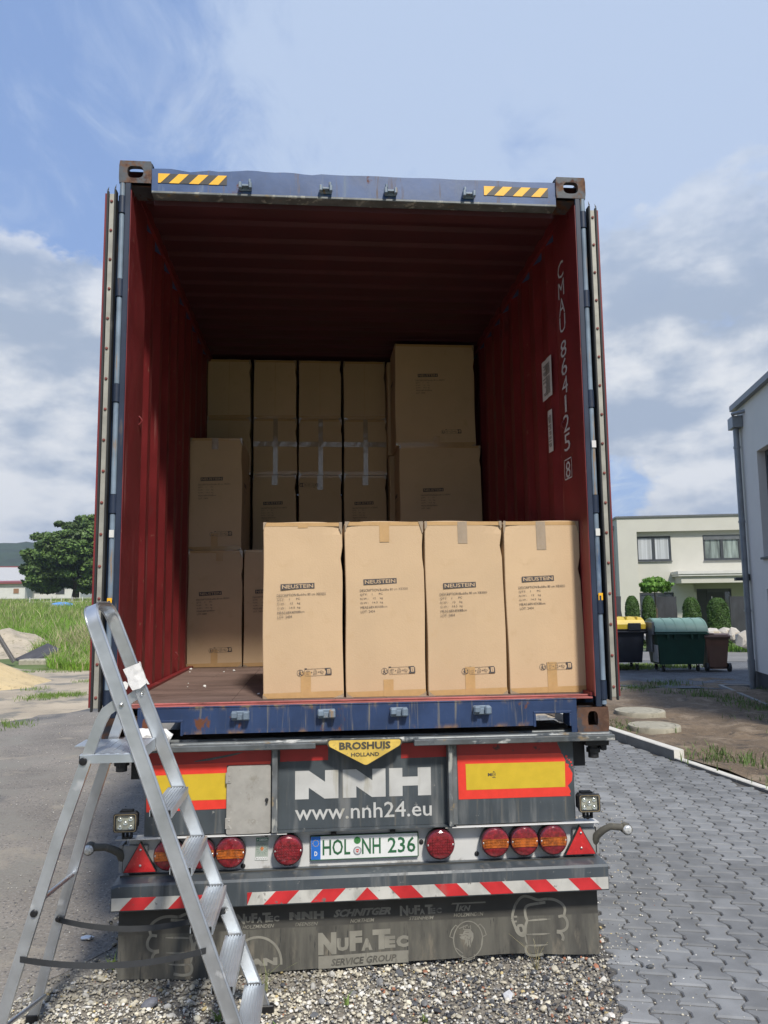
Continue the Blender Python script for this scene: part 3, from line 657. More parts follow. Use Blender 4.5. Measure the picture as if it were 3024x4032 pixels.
# corner posts
for s in (-1, 1):
    mb = MB(); mb.box(s*1.158, s*1.186, .0, .014, .118, 2.778, 0, .003); mb.box(s*1.186, s*1.217, .030, .12, .118, 2.778, 0); mb.box(s*1.172, s*1.186, .014, .05, .118, 2.778, 0)
    mb.box(s*1.155, s*1.158, .002, .018, .17, 2.74, 1)
    mb.box(s*1.158, s*1.170, .018, .14, .17, 2.728, 1, .006); mb.box(s*1.168, s*1.180, .05, .40, .17, 2.80, 1)
    mb.box(s*1.163, s*1.170, .14, .40, .17, 2.80, 1)
    mb.build('corner_post', [M['post'], M['red']], CT, smooth=30)
    # hinge rod, in lengths between the hinge lugs
    zs = [.20, .62, 1.13, 1.68, 2.22, 2.66]
    for i, z in enumerate(zs):
        MB().tube((s*1.200, .010, z-.045), (s*1.200, .010, z+.045), .0185, n=14).build('hinge_lug', [M['post']], CT, smooth=40)
    for z0, z1 in zip([.13]+[z+.048 for z in zs], [z-.048 for z in zs]+[2.775]):
        if z1-z0 > .02: MB().tube((s*1.2005, .010, z0), (s*1.2005, .010, z1), .0135, n=12).build('hinge_rod', [M['rod']], CT, smooth=40)
    for z, c_ in ((.985, 'whitetrim'), (.66, 'badge')) if s < 0 else ((1.44, 'paper'), (.985, 'whitetrim'), (.66, 'badge')):
        MB().box(s*1.2005-.010, s*1.2005+.012, -.0075, -.0045, z-.018, z+.018).build('sticker', [M[c_] if c_ != 'badge' else M['yellow']], CT)
    # door leaf folded back along the side
    dr = MB(); dr.box(s*1.236, s*1.273, .006, 1.17, .17, 2.715, 0); dr.box(s*1.2735, s*1.2845, .004, 1.168, .168, 2.717, 1)
    D_ = dr.build('door', [M['blue'], M['red']], CT)
    g = MB(); g.box(s*1.2265, s*1.236, -.012, .03, .15, 2.735, 0, .002); g.box(s*1.2625, s*1.2725, -.010, .0055, .15, 2.725, 0, .002)
    g.add([(s*1.2265, -.012, 2.735), (s*1.236, -.012, 2.735), (s*1.228, -.004, 2.765)], [(0, 1, 2)]); g.add([(s*1.2625, -.01, 2.725), (s*1.2725, -.01, 2.725), (s*1.264, -.004, 2.75)], [(0, 1, 2)])
    g.build('door_gasket', [M['rubber']], D_)
    MB().box(s*1.2375, s*1.2605, -.004, .005, .165, 2.712, 0, .001).build('gasket_strip', [M['strip']], D_)
    for i in range(17):
        z = .215+i*.1535; MB().lathe((s*(1.2490+random.uniform(-.002, .002)), -.0045, z), [(.0075, 0), (.0070, -.004), (.004, -.006), (.0001, -.0062)], 10).build('rivet', [M['rivet']], D_)
    for y in (.42, .80):                              # locking rods on the outer face, now against the container side
        MB().tube((s*1.2290, y, .12), (s*1.2290, y, 2.74), .0085, n=8).build('locking_rod', [M['rod']], D_)
# side walls
def corr_wall(s):
    prof = [(.16, 0), (.40, 0)]; y = .40
    while y < 11.7: prof += [(y+.068, 1), (y+.138, 1), (y+.206, 0), (y+.276, 0)]; y += .276
    prof.append((11.9, 0)); V = []; F = []; mi = []
    for side, (a, b) in enumerate(((1.1765, 1.2085), (1.1795, 1.2115))):
        b0 = len(V)
        for yy, k in prof:
            x = s*(a+(b-a)*k) ; V += [(x, yy, .165), (x, yy, 2.80)]
        for i in range(len(prof)-1): F.append((b0+2*i, b0+2*i+2, b0+2*i+3, b0+2*i+1)); mi.append(1-side)
    mb = MB(); mb.v = V; mb.f = F; mb.m = mi
    mb.box(s*1.16, s*1.179, .14, 11.9, 2.80, 2.866, 1); mb.box(s*1.18, s*1.214, .14, 11.9, 2.80, 2.888, 0); mb.box(s*1.165, s*1.214, .178, 11.85, .02, .165, 0); mb.box(s*1.142, s*1.178, .03, 11.9, .170, .186, 1); 
    w_ = mb.build('side_wall', [M['blue'], M['red']], CT, rec=False); return w_
WL = corr_wall(-1); WR = corr_wall(1)
for s in (-1, 1):
    for y in (.33, 1.58, 2.69):
        for z in (.30, 1.62):
            pts_ = [(s*(1.168 if y < .4 else 1.174)-s*.018*sin(pi*k/8)-s*.002, y+.0, z+.025-.05*k/8) for k in range(9)]
            MB().path(pts_, .0045, 6).build('lashing_ring', [M['red']], CT, smooth=50)
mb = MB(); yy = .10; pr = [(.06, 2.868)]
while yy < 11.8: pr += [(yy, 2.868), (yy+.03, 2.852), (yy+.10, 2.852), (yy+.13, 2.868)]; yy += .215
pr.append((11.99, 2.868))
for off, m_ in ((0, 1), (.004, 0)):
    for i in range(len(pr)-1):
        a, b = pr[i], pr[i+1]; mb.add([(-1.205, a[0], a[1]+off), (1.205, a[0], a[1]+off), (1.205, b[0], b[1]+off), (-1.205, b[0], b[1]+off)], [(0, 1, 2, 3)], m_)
mb.build('roof', [M['blue'], M['redshade']], CT, rec=False)
mb = MB()
for i in range(9): mb.box(-1.142+i*.2538, -1.142+(i+1)*.2538-.0015, .125, 11.9, .150, .172+.0006*(i % 2))
mb.build('floor', [M['ply']], CT)
MB().box(-1.176, 1.176, 11.95, 11.99, .1, 2.86, 0).build('front_wall', [M['red']], CT)
mb = MB()
for i in range(12): mb.box(-1.16, 1.16, 1.0+i*.9, 1.05+i*.9, .02, .149)
mb.build('cross_members', [M['dark']], CT)
# sill with two fork pockets
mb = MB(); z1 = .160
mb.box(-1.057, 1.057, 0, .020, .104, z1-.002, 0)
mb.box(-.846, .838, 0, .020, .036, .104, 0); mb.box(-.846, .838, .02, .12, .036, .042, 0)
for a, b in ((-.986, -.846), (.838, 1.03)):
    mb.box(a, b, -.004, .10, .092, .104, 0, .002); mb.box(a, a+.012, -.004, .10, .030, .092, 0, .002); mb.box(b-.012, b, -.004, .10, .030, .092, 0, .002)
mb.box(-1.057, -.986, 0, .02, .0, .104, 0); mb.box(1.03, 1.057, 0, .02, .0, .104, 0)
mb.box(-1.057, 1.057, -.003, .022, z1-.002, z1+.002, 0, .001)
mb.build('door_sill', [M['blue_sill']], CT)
mb = MB(); mb.box(-1.15, 1.15, .022, .124, z1-.004, z1+.005, 0, .002); mb.box(-1.15, 1.15, .060, .075, z1+.005, z1+.014, 0, .003); mb.build('threshold_plate', [M['redsill']], CT)
# painted letters and sheets on the right wall (reads towards the door)
def wall_text(st, y0, y1, z0, z1, off=.0):
    mb = MB(); mb.text(st, 0, 1, 0, 1, 0, 0, off); mb.xf(lambda q: (1.1600, y1+(y0-y1)*q[0], z0+(z1-z0)*q[2])); return mb
allv = MB()
zc = 2.553
seq = 'CMAU 864125'
zz_ = 2.60; step = .0
zpos = [2.455, 2.345, 2.243, 2.141, None, 1.996, 1.892, 1.787, 1.681, 1.572, 1.463]
for ch, z in zip(seq, zpos):
    if z is None: continue
    t_ = wall_text(ch, .235 if ch != '1' else .27, .335 if ch != '1' else .30, z-.0, z+.096); b0 = len(allv.v)
    allv.add(t_.v, t_.f)
t_ = wall_text('8', .250, .325, 1.312, 1.404); allv.add(t_.v, t_.f)
for a, b, c, d_ in ((.225, .232, 1.305, 1.42), (.343, .350, 1.305, 1.42), (.225, .350, 1.305, 1.312), (.225, .350, 1.413, 1.42)):
    allv.add([(1.16, a, c), (1.16, b, c), (1.16, b, d_), (1.16, a, d_)], [(0, 1, 2, 3)])
allv.build('container_number', [M['whiteletter']], CT, rec=False)
def sheet(y0, y1, z0, z1, rows, seed):
    r = random.Random(seed); mb = MB(); n = 8
    for i in range(n):
        a = y0+(y1-y0)*i/n; b = y0+(y1-y0)*(i+1)/n; wv = lambda q: 1.1735-.022*sstep(np.array(q), .50, .60)*0-.004*abs(sin((q-y0)*30))
        mb.add([(wv(a), a, z0), (wv(b), b, z0), (wv(b), b, z1), (wv(a), a, z1)], [(0, 1, 2, 3)], 0)
    for k in range(rows):
        z = z1-(z1-z0)*(.12+.82*k/rows); q0 = y0+(y1-y0)*.12; q1 = y0+(y1-y0)*r.uniform(.5, .9)
        if r.random() < .8: mb.add([(1.168, q0, z), (1.168, q1, z), (1.168, q1, z+(z1-z0)*.4/rows), (1.168, q0, z+(z1-z0)*.4/rows)], [(0, 1, 2, 3)], 1)
    return mb
sheet(.555, .735, 1.855, 2.10, 20, 1).build('paper_sheet', [M['paper'], M['ink']], WR, rec=False)
sheet(.575, .650, 1.52, 1.775, 26, 2).build('paper_sheet', [M['paper'], M['ink']], WR, rec=False)
# crumbs of white foam on the container floor
for i, (x, y) in enumerate([(-1.13, 1.98), (-1.10, 1.75), (-.86, 1.70), (-.80, 1.78), (-.98, .95), (-.95, .75), (-.86, .78), (-.52, .35)]):
    o = stones('foam_crumb', np.array([(x, y, .178)]), np.array([.007 if i % 3 else .012]), np.array([(.7, .7, .68)]), 1., kind='')
    tag(o, 'small white crumb on the brown container floor', 'crumb', 'white crumbs on the container floor')

# ================================================================== CARDBOARD BOXES
def bulge(w_, h_, x, z, seed, amp):                   # outward swelling of a filled carton's face
    s_ = np.clip((x/w_+.5), 0, 1); t = np.clip(z/h_, 0, 1)
    return amp*np.sin(pi*s_)*np.sin(pi*t)+amp*.5*np.sin(s_*7+seed)*np.sin(t*5+seed*2)*np.sin(pi*s_)*np.sin(pi*t)
def carton_mesh(w_, h_, dp, seed, amp=.006, lean=0.):
    bm = bmesh.new(); bmesh.ops.create_cube(bm, size=1)
    bmesh.ops.bevel(bm, geom=list(bm.edges), offset=.012, segments=2, affect='EDGES', profile=.6) if False else None
    V = []; F = []; nx, nz, ny = 8, 14, 8
    def face(o, u, v, nu, nv, n):
        b = len(V); o, u, v, n = map(np.array, (o, u, v, n))
        for j in range(nv+1):
            for i in range(nu+1):
                V.append(tuple(o+u*i/nu+v*j/nv))
        for j in range(nv):
            for i in range(nu): a = b+j*(nu+1)+i; F.append((a, a+1, a+nu+2, a+nu+1))
    W2, D2 = w_/2, dp/2
    face((-W2, -D2, 0.), (w_, 0, 0.), (0, 0, h_), nx, nz, 0); face((W2, D2, 0.), (-w_, 0, 0.), (0, 0, h_), nx, nz, 0)
    face((W2, -D2, 0.), (0, dp, 0.), (0, 0, h_), ny, nz, 0); face((-W2, D2, 0.), (0, -dp, 0.), (0, 0, h_), ny, nz, 0)
    face((-W2, -D2, h_), (w_, 0, 0.), (0, dp, 0), nx, ny, 0); face((-W2, D2, 0.), (w_, 0, 0.), (0, -dp, 0), nx, ny, 0)
    bm.free(); bm = bmesh.new(); vs = [bm.verts.new(q) for q in V]
    for f in F: bm.faces.new([vs[i] for i in f])
    bmesh.ops.remove_doubles(bm, verts=bm.verts, dist=.0005); bm.verts.ensure_lookup_table()
    r = random.Random(seed)
    edges = [e for e in bm.edges if len(e.link_faces) == 2 and e.link_faces[0].normal.dot(e.link_faces[1].normal) < .5]
    bm.normal_update(); edges = [e for e in bm.edges if e.calc_face_angle(0) > .5]
    bmesh.ops.bevel(bm, geom=edges, offset=.005, segments=2, affect='EDGES', profile=.5)
    for v in bm.verts:
        x, y, z = v.co
        k = bulge(w_, h_, x, z, seed, amp); k2 = bulge(dp, h_, y, z, seed+1, amp)
        v.co.y += -k if y < -D2+.012 else (k if y > D2-.012 else 0)
        v.co.x += -k2*.5 if x < -W2+.012 else (k2*.5 if x > W2-.012 else 0)
        if z > h_-.012: v.co.z += .002*sin(x*17+seed)+.0015*sin(y*14)
        cr_ = .010*math.exp(-((x-W2*(1 if seed % 2 else -1))**2+(y+D2)**2)/.0022)*math.exp(-((z-h_)/.05)**2); v.co.y += cr_; v.co.z -= cr_*.8
        cr_ = .012*math.exp(-((z-h_*(.72+.05*seed))/.035)**2)*(1 if x > W2-.012 else 0); v.co.x -= cr_
        v.co.x += lean*(z/h_)+.0022*sin(z*9+seed*1.7)*(1 if abs(x) > W2-.02 else .3)
    me = bpy.data.meshes.new('carton'); bm.to_mesh(me); bm.free(); return me
def bar_mesh():                                       # dark bar with light letters
    mb = MB(); n = 14
    for i in range(n): a = .170*i/n; b = .170*(i+1)/n; mb.add([(a, 0, -.028), (b, 0, -.028), (b, 0, 0), (a, 0, 0)], [(0, 1, 2, 3)], 0)
    mb.text('NEUSTEIN', .007, .163, -.0235, -.0045, -.0006, 1, .012)
    return mb
def print_mesh(lines):
    mb = MB(); z = -.050
    for i, (st, wd) in enumerate(lines):
        mb.text(st, -.020, -.020+wd, z-.0125, z, 0, 0, -.004); z -= .0215
    return mb
LN80 = [('DESCRIPTION:Buddha 80 cm XB3001', .245), ('QTY:    1      PC', .115), ('N.W.:    12    kg', .115), ('G.W.:   14.5  kg', .115), ('MEAS:68X40X88cm', .135), ('LOT: 2404', .072)]
LN71 = [('DESCRIPTION:Buddha 71 cm XB3002', .225), ('QTY:    1      PC', .105), ('N.W.:    8.5    kg', .105), ('G.W.:   10.5  kg', .105), ('MEAS:61X39X79cm', .125), ('LOT: 2404', .066)]
def icon_mesh():                                      # sorting symbols: walking figure, box + bag + tray, bin
    mb = MB(); k = 0
    mb.disc(.016, .018, 0, .0165, 20, k, .0148)
    mb.disc(.015, .028, -.0002, .0028, 8, k); mb.stroke([(.015, .024), (.014, .015), (.010, .006)], -.0002, .004, k); mb.stroke([(.014, .015), (.020, .010), (.021, .005)], -.0002, .003, k)
    mb.stroke([(.008, .017), (.015, .022), (.021, .018)], -.0002, .0025, k); mb.stroke([(.021, .007), (.029, .008), (.032, .016)], -.0003, .004, k); mb.stroke([(.026, .019), (.032, .024)], -.0003, .004, k)
    L = [(.040, .008), (.046, .001), (.168, .001)]
    mb.stroke([(.168, .0345), (.040, .0345), (.038, .03), (.038, .008), (.042, .002), (.050, .0008), (.168, .0008)], 0, .0014, k)
    mb.flat([(.038, .0345), (.050, .0345), (.050, .0395), (.038, .0395)], 0, k)
    mb.flat([(.138, .001), (.172, .001), (.172, .027), (.166, .0345), (.138, .0345), (.146, .018)], -.0002, k)
    for st in ([(.046, .022), (.046, .008), (.058, .006), (.060, .021), (.046, .022)], [(.046, .022), (.052, .027), (.064, .025), (.060, .020)], [(.052, .022), (.053, .007)]): mb.stroke(st, 0, .0014, k)
    for a in (.072, .106): mb.stroke([(a-.003, .018), (a+.004, .018)], 0, .0018, k); mb.stroke([(a, .0145), (a, .0215)], 0, .0018, k)
    for st in ([(.080, .007), (.098, .009), (.098, .022), (.083, .020), (.080, .007)], [(.083, .020), (.086, .029), (.094, .029), (.096, .022)], [(.084, .013), (.097, .015)]): mb.stroke(st, 0, .0015, k)
    for st in ([(.113, .020), (.120, .024), (.135, .016), (.128, .011), (.113, .020)], [(.113, .020), (.114, .015), (.128, .007), (.128, .011)]): mb.stroke(st, 0, .0015, k)
    mb.flat([(.150, .025), (.167, .025), (.167, .030), (.150, .030)], -.0005, 1); mb.flat([(.1515, .007), (.1655, .007), (.167, .024), (.150, .024)], -.0005, 1); mb.stroke([(.155, .020), (.161, .020), (.156, .010), (.163, .011)], -.0007, .002, 0)
    return mb
def freeze(mb, nm, mats):
    me = bpy.data.meshes.new(nm); me.from_pydata(mb.v, [], mb.f); me.polygons.foreach_set('material_index', mb.m)
    for m in mats: me.materials.append(m)
    return me
PM80 = freeze(print_mesh(LN80), 'print80', [M['print'], M['cardcut']]); PM71 = freeze(print_mesh(LN71), 'print71', [M['print'], M['cardcut']]); PMB = freeze(bar_mesh(), 'bar', [M['print'], M['card']]); PMI = freeze(icon_mesh(), 'icons', [M['print'], M['card']])
CACHE = {}
def strip(w_, h_, amp, seed, x0, x1, z0, z1, off, n=10, m=0, jag=.002):   # tape lying on the swollen face
    mb = MB(); r = random.Random(seed); nx = max(1, int((x1-x0)/.03)); nz = max(1, int((z1-z0)/.03))
    P_ = {}
    for i in range(nx+1):
        for j in range(nz+1):
            x = x0+(x1-x0)*i/nx; z = z0+(z1-z0)*j/nz
            P_[i, j] = (x, -bulge(w_, h_, x, z, seed, amp)-off-abs(r.gauss(0, .0006)), z)
    for i in range(nx):
        for j in range(nz): mb.add([P_[i, j], P_[i+1, j], P_[i+1, j+1], P_[i, j+1]], [(0, 1, 2, 3)], m)
    return mb
def carton(x, yf, z, w_, h_, dp, seed, label, group, text=(.09, .565), icon=(.17, .105), kind=80, tt=(.0, .10), bt=(.0, .115), shiny=False, cross=False, rot=0., flip=False, side=False, lean=0., edge=True, seam=False, cardm=None):
    t = thing('cardboard_box', (x, yf+dp/2, z), label, 'box', group)
    key = (round(w_, 3), h_, dp, seed % 4, lean)
    amp = .006
    if key not in CACHE: CACHE[key] = carton_mesh(w_, h_, dp, seed % 4, amp, lean); CACHE[key].materials.append(M['card'])
    o = bpy.data.objects.new('carton', CACHE[key]); COL.objects.link(o); o.parent = t
    def pt(name, mb, mats, yoff=0.):
        me = bpy.data.meshes.new(name); mb.xf(lambda q: (q[0]+lean*q[2]/h_, q[1]-dp/2, q[2])); me.from_pydata(mb.v, [], mb.f); me.polygons.foreach_set('material_index', mb.m)
        for m in mats: me.materials.append(m)
        ob = bpy.data.objects.new(name, me); COL.objects.link(ob); ob.parent = t; return ob
    sd = seed % 4; tm = M['shinytape'] if shiny else M['tape']
    def pr(me, px, pz, nm, rr=0.):
        ob = bpy.data.objects.new(nm, me); COL.objects.link(ob); ob.parent = t
        bl = float(bulge(w_, h_, px-w_/2+.07, pz, sd, amp))
        ob.location = (px-w_/2+lean*pz/h_, -dp/2-bl-.0028, pz); ob.rotation_euler = (0, rr, 0); return ob
    if text:
        me = PM80 if kind == 80 else PM71
        if flip:
            a = pr(me, text[0], text[1], 'printed_text'); a.rotation_euler = (0, pi, 0); a = pr(PMB, text[0], text[1], 'printed_name'); a.rotation_euler = (0, pi, 0); b = pr(PMI, icon[0], icon[1], 'sorting_symbols'); b.rotation_euler = (0, pi, 0)
        else:
            pr(me, text[0], text[1], 'printed_text', -RAD(2+rot)); pr(PMB, text[0], text[1], 'printed_name', -RAD(2+rot)); pr(PMI, icon[0], icon[1], 'sorting_symbols', -RAD(2.5))
        if side:
            s_ = side
            for m2, nn2 in ((me, 'printed_text'), (PMB, 'printed_name')): a = bpy.data.objects.new(nn2, m2); COL.objects.link(a); a.parent = t; a.location = (s_*(w_/2+.006), s_*(-dp*.30), text[1]-.02); a.rotation_euler = (0, 0, s_*pi/2)
    if cross:
        pt('tape', strip(w_, h_, amp, sd, -.018+tt[0], .022+tt[0], .0, h_, .0018), [tm]); pt('tape', strip(w_, h_, amp, sd+0, -w_/2+.0, w_/2, h_*.50, h_*.50+.045, .0030), [tm])
    else:
        if tt: pt('tape', strip(w_, h_, amp, sd, tt[0]-.024, tt[0]+.026, h_-tt[1], h_-.001, .0018), [tm])
        if bt: pt('tape', strip(w_, h_, amp, sd, bt[0]-.024, bt[0]+.026, .001, bt[1], .0018), [M['tape']])
    if seam: pt('seam', strip(w_, h_, amp, sd, -.002, .002, 0, h_, .0012), [M['cardcut']])
    if edge:
        r = random.Random(seed)
        for z0, z1 in ((.001, .026), (h_-.020, h_-.001)):
            n = 12; mb = MB()
            for i in range(n):
                a = -w_/2+.002+(w_-.004)*i/n; b = -w_/2+.002+(w_-.004)*(i+1)/n; ja = r.uniform(-.003, .003); 
                if z0 < .1: q = [(a, z0), (b, z0), (b, z1+.008*(i+1)/n), (a, z1+.008*i/n)]
                else: q = [(a, z0), (b, z0), (b, z1), (a, z1)]
                mb.add([(u, -float(bulge(w_, h_, u, v, sd, amp))-.0012, v) for u, v in q], [(0, 1, 2, 3)])
            pt('edge_tape', mb, [M['tape']])
        # wrinkled clear tape folded over the corners
        for sx in (-1, 1):
            mb = MB(); x0 = sx*w_/2; hh = r.uniform(.03, .07)
            pts = [(x0, h_+.001), (x0-sx*r.uniform(.012, .026), h_+.001), (x0-sx*r.uniform(.006, .015), h_-hh*.5), (x0-sx*.004, h_-hh), (x0, h_-hh*.9)]
            mb.add([(u, -.0035-r.uniform(0, .003), v) for u, v in pts], [tuple(range(5))])
            pt('corner_wrap', mb, [M['shinytape']]); mb = MB()
            pts = [(x0, .0), (x0-sx*r.uniform(.02, .05), .0), (x0-sx*.01, .014), (x0, r.uniform(.015, .03))]
            mb.add([(u, -.0035-r.uniform(0, .003), v) for u, v in pts], [tuple(range(4))])
            pt('corner_wrap', mb, [M['shinytape']])
    return t
ZF = .1735
GF = 'front row of cardboard boxes at the container door'
carton(-.286, .150, ZF, .400, .880, .68, 1, 'front cardboard box, leftmost of the four by the door, punctured below its text', GF, text=(.088, .566), icon=(.170, .105), tt=(.0, .028), bt=(.012, .13), lean=-.004)
carton(.130, .150, ZF-.001, .404, .884, .68, 2, 'front cardboard box second from the left in the door row, tape strip at its top', GF, text=(.092, .588), icon=(.178, .107), tt=(.0, .105), bt=(.01, .085), lean=-.003)
carton(.548, .150, ZF-.002, .406, .886, .68, 3, 'front cardboard box third from the left, crumpled clear tape hanging on its top edge', GF, text=(.088, .566), icon=(.172, .100), tt=(-.006, .115), bt=(.01, .14), shiny=True, lean=-.008)
carton(.966, .150, ZF, .404, .884, .68, 4, 'front cardboard box rightmost in the door row against the red wall', GF, text=(.085, .594), icon=(.158, .112), tt=(-.004, .150), bt=(.02, .155), lean=-.012, shiny=True)
GL = 'tall cardboard boxes stacked at the left wall'
carton(-.990, 2.17, ZF, .408, .878, .68, 5, 'shaded tall box at the bottom of the left wall stack, standing on the floor', GL, text=(.085, .560), icon=(.165, .105), tt=(.03, .08), bt=(.0, .13), rot=1, shiny=False)
carton(-1.000, 2.20, ZF+.881, .402, .878, .68, 6, 'shaded tall box on top of the left wall stack', GL, text=(.085, .565), icon=(.160, .105), tt=(-.01, .09), bt=(-.005, .13), shiny=True, side=1)
carton(-.572, 2.17, ZF, .400, .880, .68, 7, 'shaded box beside the left wall stack, half hidden by the front row', GL, text=(.085, .575), icon=(.165, .105), bt=(.0, .12))
GM = 'smaller boxes stacked in the middle at the back'
cw = .382; XM = [-.997, -.590, -.190, .212]; YM = 2.97
nm = ['leftmost', 'second from left', 'third from left', 'rightmost']
for i, x in enumerate(XM):
    carton(x, YM, ZF, cw-.005, .79, .60, i, 'hidden box at the foot of the middle stack, %s column' % nm[i], GM, text=None, edge=False, kind=71)
    if i == 0: carton(x, YM, ZF+.792, cw-.005, .805, .60, 1, 'hidden upright box behind the left wall stack, under the half-seen box', GM, text=None, edge=False, kind=71)
    elif i == 2: carton(x, YM+.004, ZF+.792, cw-.005, .805, .60, 2, 'dim upright box with its print upside down, third column of the middle stack', GM, text=(.285, .24), icon=(.18, .735), flip=True, tt=(.0, .13), shiny=True, kind=71, bt=None)
    else: carton(x, YM, ZF+.792, cw-.005, .805, .60, 3, 'dim upright box with readable print in the %s column, just above the front row' % ('second' if i == 1 else 'fourth'), GM, text=(.09 if i == 3 else .09, .565), icon=(.17, .105), tt=(.0, .09), shiny=True, kind=71, bt=None)
    carton(x+.004, YM, ZF+1.60, cw, .505, .60, i, ['half-seen box just above the left wall stack, in the second row from the top', 'dim box with a shining tape cross, second column, above the readable print', 'dim box with a shining tape cross above the upside-down print', 'dim box with a shining tape cross, beside the large boxes'][i], GM, text=None, cross=i > 0, seam=i == 0, tt=(.0, .1) if i else None, bt=None, shiny=True)
    carton(x, YM+.01, ZF+2.108, cw-.006, .538, .60, i+1, ['darkest top-row box in the left corner under the roof', 'top-row box above the second column of the middle stack', 'top-row box above the third column of the middle stack', 'top-row box next to the tallest large box'][i], GM, text=None, seam=True, tt=None, bt=None)
GB = 'large boxes stacked at the right wall'
carton(.790, 2.45, ZF, .680, .878, .40, 2, 'hidden wide box on the floor behind the front row at the right wall', GB, text=None, edge=False)
carton(.800, 2.41, ZF+.879, .680, .878, .40, 3, 'wide dim box at the right wall, middle of its stack, just above the front row', GB, text=(.19, .515), icon=(.38, .105), tt=None, bt=(-.04, .10), side=-1)
carton(.772, 2.44, ZF+1.759, .672, .872, .40, 1, 'wide dim box topmost of the right wall stack, reaching the roof', GB, text=(.19, .612), icon=(.38, .100), tt=None, bt=(.005, .085), shiny=True, side=-1)
carton(.76, 2.86, ZF, .680, .88, .40, 1, 'hidden wide box in the second row at the right wall, bottom', GB, text=None, edge=False)
carton(.76, 2.86, ZF+.88, .680, .88, .40, 2, 'wide box glimpsed behind the middle box of the right wall stack', GB, text=None, edge=False)
carton(.75, 2.87, ZF+1.76, .676, .86, .40, 2, 'wide box glimpsed behind the topmost box of the right wall stack', GB, text=None, edge=False)
# puncture mark on the first front box

# ================================================================== TRAILER
TR = thing('semi_trailer', (0.01, 0.3, G), 'grey container trailer with lamp bar, number plate and rubber flap, under the blue container', 'trailer')
# deck: rolled edge, lip pieces, bolster
mb = MB(); mb.box(-1.225, 1.235, .012, .33, -.030, -.006, 0, .003); mb.tube((-1.20, .004, -.014), (1.215, .004, -.014), .014, n=12, m=0); mb.tube((-1.08, .055, -.004), (1.09, .055, -.004), .009, n=10)
mb.build('deck_plate', [M['lip']], TR, smooth=40)
MB().box(-1.225, -.225, -.042, -.008, -.038, -.012, 0, .003).build('deck_lip', [M['lip']], TR)
MB().box(.243, 1.230, -.042, -.008, -.038, -.010, 0, .003).build('deck_lip', [M['lip']], TR)
MB().box(-1.10, 1.12, .09, .32, -.18, -.031).box(-1.0, 1.0, .12, .30, -.45, -.18).build('rear_bolster', [M['dark']], TR)
for x in (-.45, .45): MB().box(x-.07, x+.07, .32, 11.5, -.40, -.09).build('chassis_beam', [M['grey']], TR)
mb = MB()
for i in range(12): mb.box(-.38, .38, .9+i*.9, 1.0+i*.9, -.32, -.2)
mb.build('cross_beams', [M['dark']], TR)
for yb in (.36, 11.3): MB().box(-1.1, 1.1, yb, yb+.16, -.15, -.02).build('container_bolster', [M['grey']], TR)
# centre panel, posts, side panels
MB().box(-.404, .412, .058, .075, -.426, -.030, 0, .001).box(-.404, .412, .020, .060, -.430, -.4265).build('centre_panel', [M['grey']], TR)
for a, b in ((-.430, -.404), (.412, .432)): MB().box(a, b, -.002, .080, -.424, -.039, 0, .002).build('panel_post', [M['edge']], TR)
MB().box(.4335, .456, .015, .08, -.421, -.039, 0, .002).build('panel_post', [M['edge']], TR)
mb = MB(); mb.box(-1.022, -.431, .040, .058, -.429, -.039, 0, .002); mb.build('side_panel', [M['grey']], TR)
mb = MB(); mb.box(.4565, 1.044, .040, .058, -.429, -.039, 0, .002); mb.build('side_panel', [M['grey']], TR)
# company letters on the centre panel
def xb(px): return -.323+(px-248)/1180*.657
yb = .0565; mb = MB(); zt = lambda f: -.157-.132*f
for o in (0, 410):
    mb.flat([(xb(248+o), zt(0)), (xb(365+o), zt(0)), (xb(505+o), zt(.41)), (xb(505+o), zt(0)), (xb(620+o), zt(0)), (xb(620+o), zt(1)), (xb(500+o), zt(1)), (xb(365+o), zt(.60)), (xb(365+o), zt(1)), (xb(248+o), zt(1))], yb)
mb.flat([(xb(1062), zt(0)), (xb(1178), zt(0)), (xb(1178), zt(.32)), (xb(1313), zt(.32)), (xb(1313), zt(0)), (xb(1428), zt(0)), (xb(1428), zt(1)), (xb(1313), zt(1)), (xb(1313), zt(.64)), (xb(1178), zt(.64)), (xb(1178), zt(1)), (xb(1062), zt(1))], yb)
mb.build('company_letters', [M['signgrey']], TR, rec=False)
mb = MB(); mb.text('www.nnh24.eu', -.324, .336, -.386, -.313, yb, 0, .008); mb.build('web_address', [M['signgrey']], TR, rec=False)
for x0, x1 in ((-.395, -.165), (.190, .412)): MB().flat([(x0, -.112), (x1, -.110), (x1, -.040), (x0, -.040)], yb).build('red_tape', [M['dullred']], TR, rec=False)
# cast badge
def rounded(pts, r=.012, n=4):
    out = []; N_ = len(pts)
    for i in range(N_):
        p0, p1, p2 = [np.array(pts[(i+k-1) % N_], float) for k in range(3)]; a = p1+(p0-p1)/np.linalg.norm(p0-p1)*r; b = p1+(p2-p1)/np.linalg.norm(p2-p1)*r
        for k in range(n+1): t = k/n; out.append(tuple((1-t)**2*a+2*t*(1-t)*p1+t*t*b))
    return out
def off_poly(pts, s_): c = np.array([.012, -.055]); return [tuple(c+(np.array(p)-c)*s_) for p in pts]
bp_ = [(-.172, -.012), (.196, -.015), (.192, -.042), (.016, -.138), (-.170, -.040)]
bk = lambda q: (-.217+(q[0]+.217)*.9865, q[1], .643+(q[2]-.643)*.9865)
bd = MB().prism(rounded(bp_, .014), -.022, .012).xf(bk).build('badge', [M['letterdark']], TR)
MB().prism(off_poly(rounded(bp_, .014), .955), -.0245, -.022).xf(bk).build('badge_face', [M['badge']], bd)
